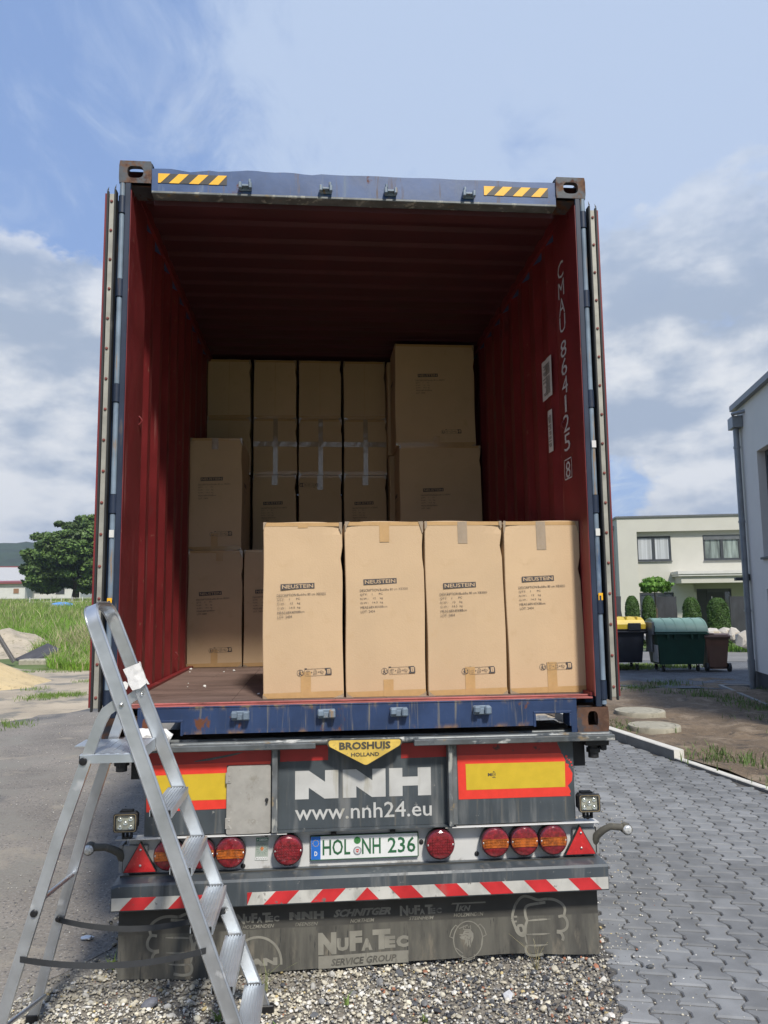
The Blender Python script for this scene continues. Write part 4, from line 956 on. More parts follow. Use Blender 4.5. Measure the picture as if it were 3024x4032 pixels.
mb = MB(); mb.text('BROSHUIS', -.112, .136, -.058, -.023, -.0265, 0, .035); mb.text('HOLLAND', -.055, .080, -.091, -.073, -.0265, 0, .02); mb.xf(bk); mb.build('badge_letters', [M['letterdark']], bd, rec=False)
# reflective plates
yl = .0385
mb = MB(); mb.flat([(-1.018, -.106), (-.436, -.106), (-.436, -.040), (-1.018, -.040)], yl+.0005, 0); mb.build('red_tape', [M['dullred']], TR, rec=False)
rp = MB().flat([(-1.014, -.320), (-.645, -.315), (-.645, -.118), (-.440, -.118), (-.438, -.104), (-1.016, -.108)], yl, 0).flat([(-.979, -.273), (-.645, -.273), (-.645, -.152), (-.979, -.155)], yl-.0008, 1).build('reflective_plate', [M['reflred'], M['reflyellow']], TR, rec=False)
mb = MB(); mb.text('M', -.868, -.850, -.226, -.211, yl-.0016, 0, .05); mb.disc(-.838, -.2185, yl-.0016, .0095, 20, 0, .0082); mb.text('E4', -.8445, -.8315, -.224, -.213, yl-.0016, 0, .0); mb.box(-.846, -.830, yl-.0017, yl-.0015, -.234, -.231); mb.box(-.841, -.835, yl-.0017, yl-.0015, -.207, -.203)
mb.build('approval_mark', [M['letterdark']], TR, rec=False)
# torn strip on the left red tape
MB().add([(-.80, yl-.001, -.098), (-.79, yl-.001, -.092), (-.60, yl-.001, -.062), (-.565, yl-.001, -.058), (-.60, yl-.001, -.070), (-.72, yl-.001, -.092)], [(0, 5, 4, 3, 2, 1)]).build('scrape', [M['grey']], TR, rec=False)
edge = [(1.023, -.311), (1.018, -.300), (1.024, -.29), (1.016, -.272), (1.010, -.262), (1.022, -.25), (1.032, -.238), (1.034, -.22), (1.036, -.204), (1.029, -.19), (1.024, -.180), (1.016, -.172), (1.020, -.160), (1.004, -.155), (1.002, -.140), (.996, -.128), (.990, -.112), (.978, -.105)]
MB().flat([(.466, -.310)]+edge+[(.463, -.103)], yl, 0).flat([(.505, -.267), (.997, -.267), (.999, -.146), (.503, -.144)], yl-.0008, 1).build('reflective_plate', [M['reflred'], M['reflyellow']], TR, rec=False)
mb = MB()
for x, z, r_ in ((1.008, -.122, .006), (1.022, -.14, .004), (1.03, -.15, .005), (1.012, -.135, .003), (1.034, -.165, .004)): mb.disc(x, z, yl, r_, 7)
mb.build('peeled_flakes', [M['reflred']], TR, rec=False)
MB().flat([(.461, -.1025), (.985, -.1045), (.965, -.060), (.962, -.041), (.461, -.041)], yl+.0005).build('red_tape', [M['dullred']], TR, rec=False)
mb = MB(); mb.text('M', .612, .631, -.205, -.190, yl-.0016, 0, .06); mb.disc(.642, -.197, yl-.0016, .0095, 20, 0, .0082); mb.text('E4', .6355, .6485, -.202, -.192, yl-.0016); mb.box(.634, .650, yl-.0017, yl-.0015, -.213, -.210); mb.box(.639, .645, yl-.0017, yl-.0015, -.186, -.182)
mb.build('approval_mark', [M['letterdark']], TR, rec=False)
# galvanised hatch with hinges and lock
hp = rounded([(-.643, -.430), (-.437, -.428), (-.437, -.119), (-.642, -.119)], .012)
H = MB().prism(hp, .022, .0365).build('hatch', [M['hatch']], TR)
for z in (-.172, -.378):
    mb = MB(); mb.box(-.643, -.622, .0185, .0215, z-.024, z+.024, 0, .001); mb.tube((-.6445, .021, z-.024), (-.6445, .021, z+.024), .004)
    for q in (-.012, .012): mb.lathe((-.631, .0185, z+q), [(.004, 0), (.003, -.002), (.0001, -.0025)], 8)
    mb.build('hinge', [M['hatch']], H)
MB().lathe((-.455, .022, -.276), [(.008, 0), (.008, -.005), (.005, -.008), (.0001, -.008)], 12).box(-.459, -.450, .010, .020, -.290, -.280).build('lock', [M['dark']], H)
# lamp panel
mb = MB(); mb.box(-1.098, 1.152, .080, .095, -.607, -.435, 0, .002); mb.box(-1.095, -.36, .022, .085, -.4385, -.4345, 0, .001); mb.box(.395, 1.155, .022, .085, -.4385, -.4345, 0, .001); mb.build('lamp_panel', [M['whitepaint']], TR)
mb = MB()
for x, z in ((.405, -.452), (.552, -.445), (.556, -.577), (.585, -.445), (-.46, -.45), (-.568, -.590), (.285, -.512), (.31, -.43)):
    mb.lathe((x, .080, z), [(.012, 0), (.011, -.004), (.005, -.006), (.0001, -.006)], 8)
mb.build('bolts', [M['dark']], TR)
# round lamps
def lamp(x, amber):
    z = -.512; L = MB().lathe((x, 0, z), [(.066, .080), (.070, .062), (.071, .040), (.070, .034)], 36).build('tail_lamp', [M['plastic']], TR, smooth=40)
    MB().lathe((x, 0, z), [(.070, .036), (.0705, .030), (.068, .024), (.0645, .021)], 40).build('rim', [M['lamprim']], L, smooth=50)
    mb = MB(); R_ = .0645; n = 40
    def yy(u, v): r2 = (u*u+v*v)/R_**2; return .021-.010*(1-r2)**.5 if r2 < 1 else .021
    bands = [(-1, -.30, 0), (-.30, .28, 1), (.28, 1, 0)] if amber else [(-1, 1, 0)]
    for z0, z1, mi_ in bands:
        nz = 10 if mi_ == 0 else 6; nz = 18 if not amber else nz
        for j in range(nz):
            va, vb_ = (z0+(z1-z0)*j/nz)*R_, (z0+(z1-z0)*(j+1)/nz)*R_
            for i in range(18):
                def pt_(k, v): h_ = max(R_*R_-v*v, 0)**.5; u = h_*(-1+2*k/18); return (x+u, yy(u, v), z+v)
                mb.add([pt_(i, va), pt_(i+1, va), pt_(i+1, vb_), pt_(i, vb_)], [(0, 1, 2, 3)], mi_)
    # moulded cells inside the lens
    mb.build('lens', [M['lampred'], M['lampamber']], L, smooth=40, rec=False)
    mb = MB()
    if amber:
        for v in (-.30, .28): mb.box(x-.060, x+.060, .0085, .0105, z+v*R_-.001, z+v*R_+.001)
    for i in range(9):
        u = -.048+i*.012
        for v in ((-.006, .006) if amber else (-.03, -.018, -.006, .006, .018, .03)):
            if u*u+v*v < .0027: mb.add([(x+u-.0048, .0104, z+v-.0050), (x+u+.0048, .0104, z+v-.0050), (x+u+.0048, .0104, z+v+.0050), (x+u-.0048, .0104, z+v+.0050), (x+u, .0097, z+v)], [(0, 1, 4), (1, 2, 4), (2, 3, 4), (3, 0, 4)], 0)
    mb.build('lens_cells', [M['lampamber'] if amber else M['lampred']], L, rec=False)
    for s in (-1, 1): MB().lathe((x+s*.0585, .0185, z), [(.0055, .004), (.0055, 0), (.003, -.002), (.0001, -.002)], 10).build('screw', [M['chrome']], L, smooth=40)
for x in (-.905, -.763, -.622): lamp(x, True)
lamp(-.355, False); lamp(.370, False)
for x in (.638, .781, .924): lamp(x, True)
# triangle reflectors and the side boxes
for s, x0 in ((-1, -1.038), (1, 1.062)):
    MB().box(x0-.082 if s < 0 else x0-.03, x0+.03 if s < 0 else x0+.083, .056, .079, -.595, -.472, 0, .002).box((-1.137 if s < 0 else 1.150), (-1.122 if s < 0 else 1.160), .056, .14, -.590, -.468).build('side_box', [M['greytri']], TR)
    T = MB().prism(rounded([(x0-.079, -.589), (x0+.079, -.589), (x0, -.450)], .006), .040, .055).build('triangle_reflector', [M['plastic']], TR)
    mb = MB(); a, b, c, m_ = (x0-.073, .038, -.586), (x0+.073, .038, -.586), (x0, .038, -.457), (x0+.003, .0345, -.54)
    mb.add([a, b, c, m_], [(0, 1, 3), (1, 2, 3), (2, 0, 3)]); mb.build('reflector_face', [M['trired']], T, rec=False)
    for z in (-.486, -.556): MB().lathe((x0+.003, .0345, z), [(.0055, .002), (.0055, -.002), (.003, -.004), (.0001, -.004)], 10).build('screw', [M['chrome']], T)
# number plate
PL = MB().box(-.252, .270, .066, .074, -.574, -.460, 0, .003).build('number_plate', [M['plastic']], TR)
MB().prism(rounded([(-.248, -.571), (.267, -.571), (.267, -.463), (-.248, -.463)], .008), .0635, .066).build('plate_face', [M['plate']], PL)
MB().flat([(-.247, -.570), (-.202, -.570), (-.202, -.464), (-.247, -.464)], .0628).build('blue_band', [M['eublue']], PL, rec=False)
mb = MB(); mb.text('D', -.231, -.217, -.553, -.532, .0622, 0, .03)
mb.build('country_letter', [M['plate']], PL, rec=False)
mb = MB()
for k in range(12): mb.disc(-.2245+.014*cos(k*pi/6), -.495+.014*sin(k*pi/6), .0622, .0022, 5)
mb.build('star_ring', [M['reflyellow']], PL, rec=False)
mb = MB(); mb.text('HOL', -.192, -.060, -.552, -.480, .0622, 0, .012); mb.text('NH', -.004, .086, -.552, -.480, .0622, 0, .012); mb.text('236', .120, .254, -.552, -.480, .0622, 0, .012)
for a, b, c, d_ in ((-.250, .269, -.5725, -.5695), (-.250, .269, -.4645, -.4615), (.2645, .2685, -.572, -.462)): mb.box(a, b, .0620, .0628, c, d_)
mb.build('plate_characters', [M['plategreen']], PL, rec=False)
mb = MB(); mb.disc(-.026, -.488, .0620, .0165, 20, 0); mb.disc(-.026, -.488, .0616, .0115, 20, 1, .0105)
for k in range(6): mb.stroke([(-.026, -.488), (-.026+.010*cos(k), -.488+.010*sin(k))], .0615, .0012, 1)
mb.build('green_seal', [surf('seal_green', (.05, .22, .06), .5), surf('seal_green_dark', (.02, .09, .03), .5)], PL, rec=False)
mb = MB(); mb.disc(-.026, -.536, .0620, .0200, 24, 0); mb.disc(-.026, -.536, .0616, .0145, 24, 1); mb.flat([(-.033, -.528), (-.033, -.538), (-.026, -.545), (-.019, -.538), (-.019, -.528)], .0612, 2); mb.stroke([(-.031, -.533), (-.027, -.536), (-.023, -.535), (-.021, -.539)], .0608, .003, 1)
mb.build('state_seal', [surf('seal_grey', (.25, .26, .28), .5), surf('seal_silver', (.55, .55, .56), .4), surf('seal_red', (.55, .06, .04), .5)], PL, rec=False)
for x in (-.139, .145): MB().box(x-.013, x+.013, .058, .078, -.462, -.448, 0, .001).build('plate_clip', [M['plastic']], PL)
# inspection sticker
mb = MB(); mb.flat([(-.513, -.567), (-.452, -.568), (-.449, -.465), (-.508, -.463)], .0785, 0); mb.flat([(-.506, -.480), (-.450, -.481), (-.449, -.465), (-.507, -.464)], .0780, 1); mb.text('DEKRA', -.492, -.452, -.4785, -.468, .0774, 2, .04)
mb.flat([(-.503, -.476), (-.495, -.472), (-.503, -.468)], .0774, 2)
for k in range(14):
    a = 2*pi*k/14; c_ = (-.480, -.517); mb.stroke([(c_[0]+.013*cos(a), c_[1]+.013*sin(a)), (c_[0]+.026*cos(a), c_[1]+.029*sin(a))], .0779, .0012, 1)
mb.flat([(-.480, -.503), (-.470, -.512), (-.479, -.526), (-.489, -.514)], .0776, 3)
mb.flat([(-.511, -.565), (-.453, -.566), (-.453, -.552), (-.511, -.551)], .0779, 2); mb.stroke([(-.509, -.553), (-.505, -.558), (-.507, -.563), (-.502, -.556), (-.498, -.562), (-.495, -.554), (-.491, -.563), (-.487, -.555), (-.481, -.562), (-.478, -.554), (-.472, -.562), (-.466, -.555), (-.461, -.563), (-.456, -.555)], .0774, .0016, 4)
mb.build('inspection_sticker', [surf('sticker_grey', (.33, .37, .33), .5, var=.15, vs=40), surf('sticker_green', (.07, .20, .13), .5), M['plate'], surf('sticker_orange', (.48, .17, .06), .6, var=.3, vs=60), M['print']], TR, rec=False)
# work lamps on brackets
def work_lamp(x, z):
    L = MB().box(x-.050, x+.050, .02, .075, z-.040, z+.040, 0, .012).build('work_lamp', [M['plastic']], TR)
    mb = MB()
    for i in range(9): mb.box(x-.030+i*.0065, x-.0275+i*.0065, .025, .07, z+.040, z+.048)
    mb.build('cooling_fins', [M['plastic']], L)
    o = rounded([(x-.053, z-.042), (x+.053, z-.042), (x+.053, z+.042), (x-.053, z+.042)], .012); i_ = rounded([(x-.042, z-.032), (x+.042, z-.032), (x+.042, z+.032), (x-.042, z+.032)], .008); n = len(o)
    mb = MB(); mb.add([(a, .020, b) for a, b in o]+[(a, .000, b) for a, b in o]+[(a, .000, b) for a, b in i_]+[(a, .012, b) for a, b in i_], [(q*n+k, q*n+(k+1) % n, (q+1)*n+(k+1) % n, (q+1)*n+k) for q in range(3) for k in range(n)], 0); mb.build('frame', [M['plastic']], L)
    e = [(x+(a-x)*.93, z+(b-z)*.92) for a, b in o]; mb = MB(); pts = [(a, -.0005, b) for a, b in e]+[(x+(a-x)*.95, -.0005, z+(b-z)*.94) for a, b in e]
    mb.add(pts, [(k, (k+1) % n, n+(k+1) % n, n+k) for k in range(n)]); mb.build('frame_edge', [M['gold']], L)
    MB().flat(i_, .010, 0).build('lens', [M['lens']], L, rec=False)
    for a, b in ((-.024, .018), (.024, .018), (0, 0), (-.024, -.018), (.024, -.018)): MB().lathe((x+a, .0095, z+b), [(.0125, 0), (.012, -.003), (.006, -.001), (.0045, -.0025), (.0001, -.004)], 14).build('led', [M['led']], L, smooth=30)
    MB().box(x-.020, x+.024, .03, .06, z-.078, z-.070).box(x-.020, x-.014, .03, .06, z-.070, z-.040).box(x+.018, x+.024, .03, .06, z-.070, z-.040).tube((x+.002, .045, z-.085), (x+.002, .045, z-.055), .006).build('bracket', [M['dark']], L)
work_lamp(-1.101, -.355); work_lamp(1.104, -.340)
MB().box(-1.15, -1.02, .03, .085, -.4405, -.435).build('lamp_bracket', [M['greytri']], TR)
# marker lamps on rubber arms
for s, P_, lx, lz in ((-1, [(-1.125, .075, -.535), (-1.135, .05, -.500), (-1.160, .03, -.478), (-1.190, .015, -.462), (-1.240, .005, -.458)], -1.258, -.463), (1, [(1.145, .075, -.545), (1.150, .05, -.505), (1.175, .03, -.475), (1.205, .015, -.455), (1.262, .005, -.458)], 1.282, -.466)):
    A_ = MB().path(P_, [.020, .018, .017, .016, .017], 12).build('marker_lamp', [M['arm']], TR, smooth=60)
    MB().tube((lx, -.012, lz), (lx, .028, lz), .0255, n=24).build('lamp_rim', [M['arm']], A_, smooth=40)
    MB().lathe((lx, -.0125, lz), [(.0225, 0), (.020, -.006), (.012, -.010), (.0001, -.012)], 20).build('lens', [M['clear']], A_, smooth=60)
# bumper bar
bz0, bz1 = -.722, -.606
mb = MB(); X0, X1 = -1.140, 1.160
sec = [(-.058, bz0), (-.060, bz0+.004), (-.060, bz1-.010), (-.052, bz1), (.082, bz1+.002), (.082, bz0)]
for s, e in ((X0, X1),):
    vs = []
    for x, q in ((s, .028), (s+.028, 0), (e-.004, 0), (e, .004)):
        for y, z in sec: vs.append((x, y, z-(q*.3 if z > bz1-.02 else 0)))
    k = len(sec); mb.add(vs, [(j*k+i, j*k+(i+1) % k, (j+1)*k+(i+1) % k, (j+1)*k+i) for j in range(3) for i in range(k)]+[tuple(range(k)), tuple(range(3*k, 4*k))])
B_ = mb.build('bumper_bar', [M['grey']], TR, smooth=25)
def chev(x0, x1, z0, z1, y=-.0612):
    w_ = .1065; lean = (z1-z0)*1.0; c = .012; mb = MB()
    mb.flat([(x0, z0), (x1, z0), (x1, z1), (x0, z1)], y, 0)
    def clip(poly): return [(min(max(px, x0), x1), pz) for px, pz in poly]
    def mb_add(q):
        if max(p[0] for p in q)-min(p[0] for p in q) > .01: mb.flat(q, y-.0006, 1)
    for k in range(7):                                # right of the middle the stripes lean the other way
        a = c+.058+k*2*w_+w_*.9
        q = clip([(a, z0), (a+w_, z0), (a+w_-lean, z1), (a-lean, z1)]); mb_add(q)
        b = 2*c-a; q = clip([(b, z0), (b-w_, z0), (b-w_+lean, z1), (b+lean, z1)]); mb_add(q)
    if x0 < c < x1: mb.flat([(c-.055, z0), (c+.055, z0), (c, z1)], y-.0006, 1)
    mb.build('chevron_tape', [M['chevwhite'], M['chevred']], B_, rec=False)
chev(-1.137, -.66, -.716, -.662); chev(-.535, 1.157, -.716, -.661)
# rubber flap with prints
FX0, FX1 = -1.125, 1.132
n = 40; V = []; F = []
def flap_y(x, z): t_ = (-.60-z)/.44; return .034+.010*t_*sin(x*3.1+.6)+.006*t_*t_*sin(x*11)
def flap_bot(x): return -1.043-.012*sin(x*2.2+.2)*(-1)-.004*sin(x*7)
for i in range(n+1):
    for j in range(11):
        x = FX0+(FX1-FX0)*i/n; z = -.60+(flap_bot(x)+.60)*j/10; V.append((x, flap_y(x, z), z))
nV = len(V); V += [(x, y+.008, z) for x, y, z in V]
for i in range(n):
    for j in range(10): a = i*11+j; F.append((a, a+1, a+12, a+11)); F.append((nV+a, nV+a+11, nV+a+12, nV+a+1))
for i in range(n): a = i*11+10; F.append((a, nV+a, nV+a+11, a+11))
for j in range(10): F.append((j, nV+j, nV+j+1, j+1)); a = n*11+j; F.append((a, a+1, nV+a+1, nV+a))
mb = MB(); mb.add(V, F); FL = mb.build('mud_flap', [M['flap']], TR, smooth=50)
def fprint(mb, name, mats=None):
    mb.xf(lambda q: (q[0], flap_y(q[0], q[2])-.0018+q[1], q[2])); mb.build(name, mats or [M['flapprint']], FL, rec=False)
def smallcaps(mb, x0, x1, z0, z1, off=.05, y=0):      # N-u-Fa-Tec with large and small capitals
    W_ = x1-x0; h_ = z1-z0; parts = [('N', 0, .20, .0, 1), ('U', .205, .335, .12, .72), ('F', .345, .485, .08, 1.), ('A', .475, .60, .06, .62), ('T', .60, .80, .06, 1.), ('E', .735, .855, .10, .66), ('C', .865, 1., .10, .66)]
    for ch, a, b, c, d_ in parts: mb.text(ch, x0+a*W_, x0+b*W_, z0+c*h_, z0+d_*h_, y, 0, off)
for x0, x1, lab, a, b in ((-.591, -.394, 'HOLZMINDEN', -.564, -.418), (.172, .371, 'STEINHEIM', .215, .333)):
    mb = MB(); smallcaps(mb, x0, x1, -.832, -.786); mb.text(lab, a, b, -.853, -.837, 0, 0, .01, .25); fprint(mb, 'flap_logo')
mb = MB()
for o in (0, .0565):
    q = lambda x, z: (-.348+o+x*.052, -.824+z*.034)
    mb.flat([q(0, 1), q(.32, 1), q(.7, .55), q(.7, 1), q(1, 1), q(1, 0), q(.7, 0), q(.3, .42), q(.3, 0), q(0, 0)], 0)
q = lambda x, z: (-.235+x*.048, -.824+z*.034); mb.flat([q(0, 1), q(.32, 1), q(.32, .66), q(.68, .66), q(.68, 1), q(1, 1), q(1, 0), q(.68, 0), q(.68, .34), q(.32, .34), q(.32, 0), q(0, 0)], 0)
mb.text('DEENSEN', -.321, -.215, -.853, -.837, 0, 0, .01, .25); fprint(mb, 'flap_logo')
mb = MB(); mb.text('SCHNITGER', -.142, .129, -.822, -.788, 0, 0, .05, .35); mb.text('NORTHEIM', -.063, .050, -.851, -.834, 0, 0, .01, .25); fprint(mb, 'flap_logo')
mb = MB(); mb.flat([(.418, -.790), (.584, -.790), (.584, -.783), (.424, -.783)], 0); mb.flat([(.437, -.822), (.447, -.822), (.456, -.790), (.446, -.790)], 0); mb.text('KN', .452, .512, -.822, -.797, 0, 0, .05, .3); mb.text('HOLZMINDEN', .429, .572, -.847, -.830, 0, 0, .01, .2); fprint(mb, 'flap_logo')
mb = MB(); smallcaps(mb, -.214, .211, -.984, -.887, .07); fprint(mb, 'flap_logo')
mb = MB(); nseg = 20
for i in range(nseg): a = -.213+.424*i/nseg; b = -.213+.424*(i+1)/nseg; mb.flat([(a, -1.044), (b, -1.044), (b, -.989), (a, -.989)], 0)
fprint(mb, 'flap_sign')
mb = MB(); mb.text('SERVICE GROUP', -.154, .153, -1.034, -1.003, -.0012, 0, .03, .2); fprint(mb, 'flap_sign_letters', [M['flap']])
# arch emblem with letters
mb = MB(); mb.stroke([(-.497+.113*cos(RAD(a)), -1.010+.118*sin(RAD(a))) for a in range(-4, 185, 6)], 0, .011); mb.text('MAN', -.590, -.402, -1.019, -.985, 0, 0, .07); fprint(mb, 'flap_emblem')
# round emblem with a crowned beast's head
mb = MB(); c = (.496, -.952)
mb.stroke([(c[0]+.070*cos(RAD(a)), c[1]+.083*sin(RAD(a))) for a in range(0, 361, 8)], 0, .005)
for rot_ in (0, 120, 240):
    pts = []
    for r_, a in ((.072, 70-160), (.090, 66-160), (.090, 114-160), (.072, 110-160)): pts.append((c[0]+r_*cos(RAD(a+rot_+0)), c[1]+r_*1.0*sin(RAD(a+rot_+0))))
    mb.stroke([(c[0]+r_*cos(RAD(a+rot_))*1., c[1]+r_*sin(RAD(a+rot_))) for r_, a in ((.073, 248), (.090, 251), (.091, 270), (.090, 289), (.073, 292))], -.0003, .005)
    mb.stroke([(c[0]+.071*cos(RAD(a))*.98, c[1]+.073*sin(RAD(a))*.9) for a in (248+rot_, 212+rot_)], -.0003, .004)
mb.stroke([(.474, -.905), (.477, -.888), (.484, -.898), (.492, -.884), (.500, -.898), (.508, -.888), (.510, -.905)], 0, .004); mb.stroke([(.474, -.905), (.510, -.908)], 0, .005)
mb.flat([(.478, -.910), (.510, -.910), (.522, -.925), (.522, -.945), (.510, -.975), (.504, -.990), (.498, -.972), (.490, -.985), (.488, -.965), (.478, -.975), (.482, -.952), (.462, -.948), (.455, -.938), (.468, -.934), (.452, -.926), (.470, -.926)], 0)
for st in ([(.470, -.930), (.485, -.926), (.498, -.934)], [(.490, -.945), (.503, -.950), (.509, -.940)], [(.497, -.955), (.494, -.972)], [(.507, -.950), (.505, -.975)], [(.482, -.918), (.498, -.918)]): pass
fprint(mb, 'flap_emblem')
mb = MB()
for st in ([(.470, -.932), (.485, -.928), (.498, -.936)], [(.490, -.947), (.503, -.952), (.511, -.940)], [(.499, -.955), (.496, -.972)], [(.509, -.952), (.506, -.975)], [(.482, -.918), (.500, -.919)], [(.484, -.938), (.480, -.946)]): mb.stroke(st, -.0012, .0026)
fprint(mb, 'emblem_lines', [M['flap']])
# fist drawings
def spl(pts, k=5):
    P_ = [np.array(p, float) for p in pts]; out = []
    for i in range(len(P_)-1):
        a, b, c_, d_ = P_[max(i-1, 0)], P_[i], P_[i+1], P_[min(i+2, len(P_)-1)]
        for j in range(k): t = j/k; out.append(.5*((2*b)+(-a+c_)*t+(2*a-5*b+4*c_-d_)*t*t+(-a+3*b-3*c_+d_)*t**3))
    out.append(P_[-1]); return out
F6 = lambda x, y: (.709+(x-655)/430*.260, -.765-(y-370)/480*.266)
def fist(T_, name):
    mb = MB(); wd = .0125
    for st in ([(660, 560), (668, 500), (700, 420), (750, 375), (800, 380), (870, 408), (930, 402), (1000, 410), (1060, 445), (1085, 490), (1075, 545)], [(1030, 552), (1072, 548), (1098, 590), (1095, 640), (1060, 668), (1012, 668)], [(1012, 676), (1045, 685), (1062, 720), (1055, 745)],
               [(660, 560), (680, 620), (700, 670), (735, 698), (765, 690)], [(930, 430), (860, 438), (790, 450), (765, 480), (768, 540), (778, 575), (765, 620), (762, 690)], [(775, 578), (860, 572), (968, 568)], [(762, 688), (860, 690), (960, 686)],
               [(762, 690), (765, 730), (775, 775)], [(775, 778), (850, 782), (940, 775)], [(775, 778), (762, 810), (775, 850), (830, 862), (900, 850)], [(700, 618), (738, 615), (752, 660), (735, 680), (712, 668), (700, 618)], [(675, 540), (700, 540)], [(672, 582), (696, 578)]):
        mb.stroke(spl([T_(*F6(*p)) for p in st]), 0, wd if len(st) > 3 else wd*.7, 0, True if len(st) == 3 else False)
    fprint(mb, name)
fist(lambda x, z: (x, z), 'fist_drawing'); fist(lambda x, z: (-x-.015+.0, z), 'fist_drawing')
# twist locks under the deck ends
for s, x in ((-1, -1.135), (1, 1.150)):
    mb = MB(); mb.box(x-.055, x+.065 if s > 0 else x+.075, .0, .12, -.068, -.039, 0, .004); mb.tube((x, .05, -.132), (x, .05, -.068), .026, n=14); mb.tube((x, .05, -.105), (x, .05, -.085), .036, n=8)
    mb.box(x-.068, x-.045, .02, .07, -.098, -.075, 0, .004) if s < 0 else mb.box(x+.03, x+.06, .02, .07, -.095, -.068, 0, .004)
    mb.build('twist_lock', [M['dark']], TR, smooth=30)
# axles and wheels further under the deck
for y in (1.65, 2.95, 4.25):
    MB().tube((-.95, y, G+.47), (.97, y, G+.47), .06, n=12).build('axle', [M['dark']], TR)
    for s in (-1, 1):
        x0 = s*1.20; x1 = s*.86; mb = MB()
        prof = [(.29, .0), (.42, .01), (.46, .04), (.47, .08), (.47, .26), (.46, .30), (.42, .33), (.29, .34)]
        b0 = len(mb.v); nn = 32
        for r_, o in prof:
            for k in range(nn): a = 2*pi*k/nn; mb.v.append((x0-s*o, y+r_*cos(a), G+.47+r_*sin(a)))
        for i in range(len(prof)-1):
            for k in range(nn): mb.f.append((i*nn+k, i*nn+(k+1) % nn, (i+1)*nn+(k+1) % nn, (i+1)*nn+k)); mb.m.append(0)
        Wh = mb.build('wheel', [M['rubber']], TR, smooth=40)
        mb = MB(); mb.tube((x0-s*.03, y, G+.47), (x0-s*.06, y, G+.47), .29, n=32); mb.tube((x0-s*.0, y, G+.47), (x0-s*.03, y, G+.47), .12, n=20); mb.build('rim', [M['hatch']], Wh)

# ================================================================== things on and by the trailer
def crumple(name, c, size, n, seed, mat, label, cat, amp=.35):
    bm = bmesh.new(); bmesh.ops.create_icosphere(bm, subdivisions=3, radius=1); r = np.random.default_rng(seed)
    K = r.normal(0, 3.2, (7, 3)); ph = r.uniform(0, 6, 7)
    for v in bm.verts:
        p_ = np.array(v.co); k = 1+amp*sum(abs(sin(float(K[i]@p_)+ph[i]))-.6 for i in range(7))/3.0
        v.co = (p_[0]*k*size[0], p_[1]*k*size[1], p_[2]*k*size[2])
    me = bpy.data.meshes.new(name); bm.to_mesh(me); bm.free(); me.transform(Matrix.Translation(Vector(c)))
    o = link_mesh(name, me, [mat], loc=c, smooth=25); return tag(o, label, cat)
crumple('paper_bundle', (-1.0, -.035, .024), (.105, .050, .050), 3, 5, M['rag'], 'crumpled white bundle stuffed into the left fork pocket behind the ladder', 'crumpled paper')
sc_ = crumple('foil_scrap', (-1.395, .517, G+.010), (.030, .020, .008), 3, 9, M['alu'], 'crumpled silver foil scrap on the asphalt left of the rubber flap', 'litter')

# ================================================================== STEP LADDER
YN, YF_, XC = -.76, -.36, 0
LD = thing('step_ladder', (-.75, -.56, G), 'grey aluminium step ladder with black straps standing at the left rear of the trailer', 'ladder')
# stiles: line from the foot to the shoulder, then over the top as one bent bar
def sx_(z): return -1.082+(-.600+1.082)*((.60-z)/(.60+.632))  # centre of the wide bar
# the pair tapers towards the top; near side first
def ny(z): h = z-G; return -.552-(.252-.062*h)
def fy(z): h = z-G; return -.552+(.252-.062*h)
zs_top = .572
sd_ = Vector((sx_(G)-sx_(zs_top), 0, G-zs_top)).normalized(); wn = Vector((-sd_.z, 0, sd_.x))      # wide direction of the bar
def P3(y, z, dx_=0.): return Vector((sx_(z)+dx_, y, z))
pts = []
yb_n, yb_f = ny(zs_top), fy(zs_top)
pts.append(P3(ny(G+.02), G+.02))
for k in range(1, 6): z = G+.02+(zs_top-G-.02)*k/6; pts.append(P3(ny(z), z))
R_ = .075; up = -sd_
for k in range(0, 9):
    a = pi/2*k/8; y = yb_n+R_*(1-cos(a)); e = R_*sin(a); q = P3(0, zs_top)+up*e; pts.append(Vector((q.x, y, q.z)))
for k in range(0, 9):
    a = pi/2*(1-k/8); y = yb_f-R_*(1-cos(a)); e = R_*sin(a); q = P3(0, zs_top)+up*e; pts.append(Vector((q.x, y, q.z)))
for k in range(5, 0, -1): z = G+.02+(zs_top-G-.02)*k/6; pts.append(P3(fy(z), z))
pts.append(P3(fy(G+.02), G+.02))
MB().sweep(pts, wn, .055, .020).build('stile', [M['alu']], LD, smooth=35)
for f_ in (ny, fy):
    q = P3(f_(G+.02), G+.03); MB().box(q.x-.045, q.x+.045, q.y-.016, q.y+.016, G, G+.035, 0, .004).build('rubber_foot', [M['knob']], LD)
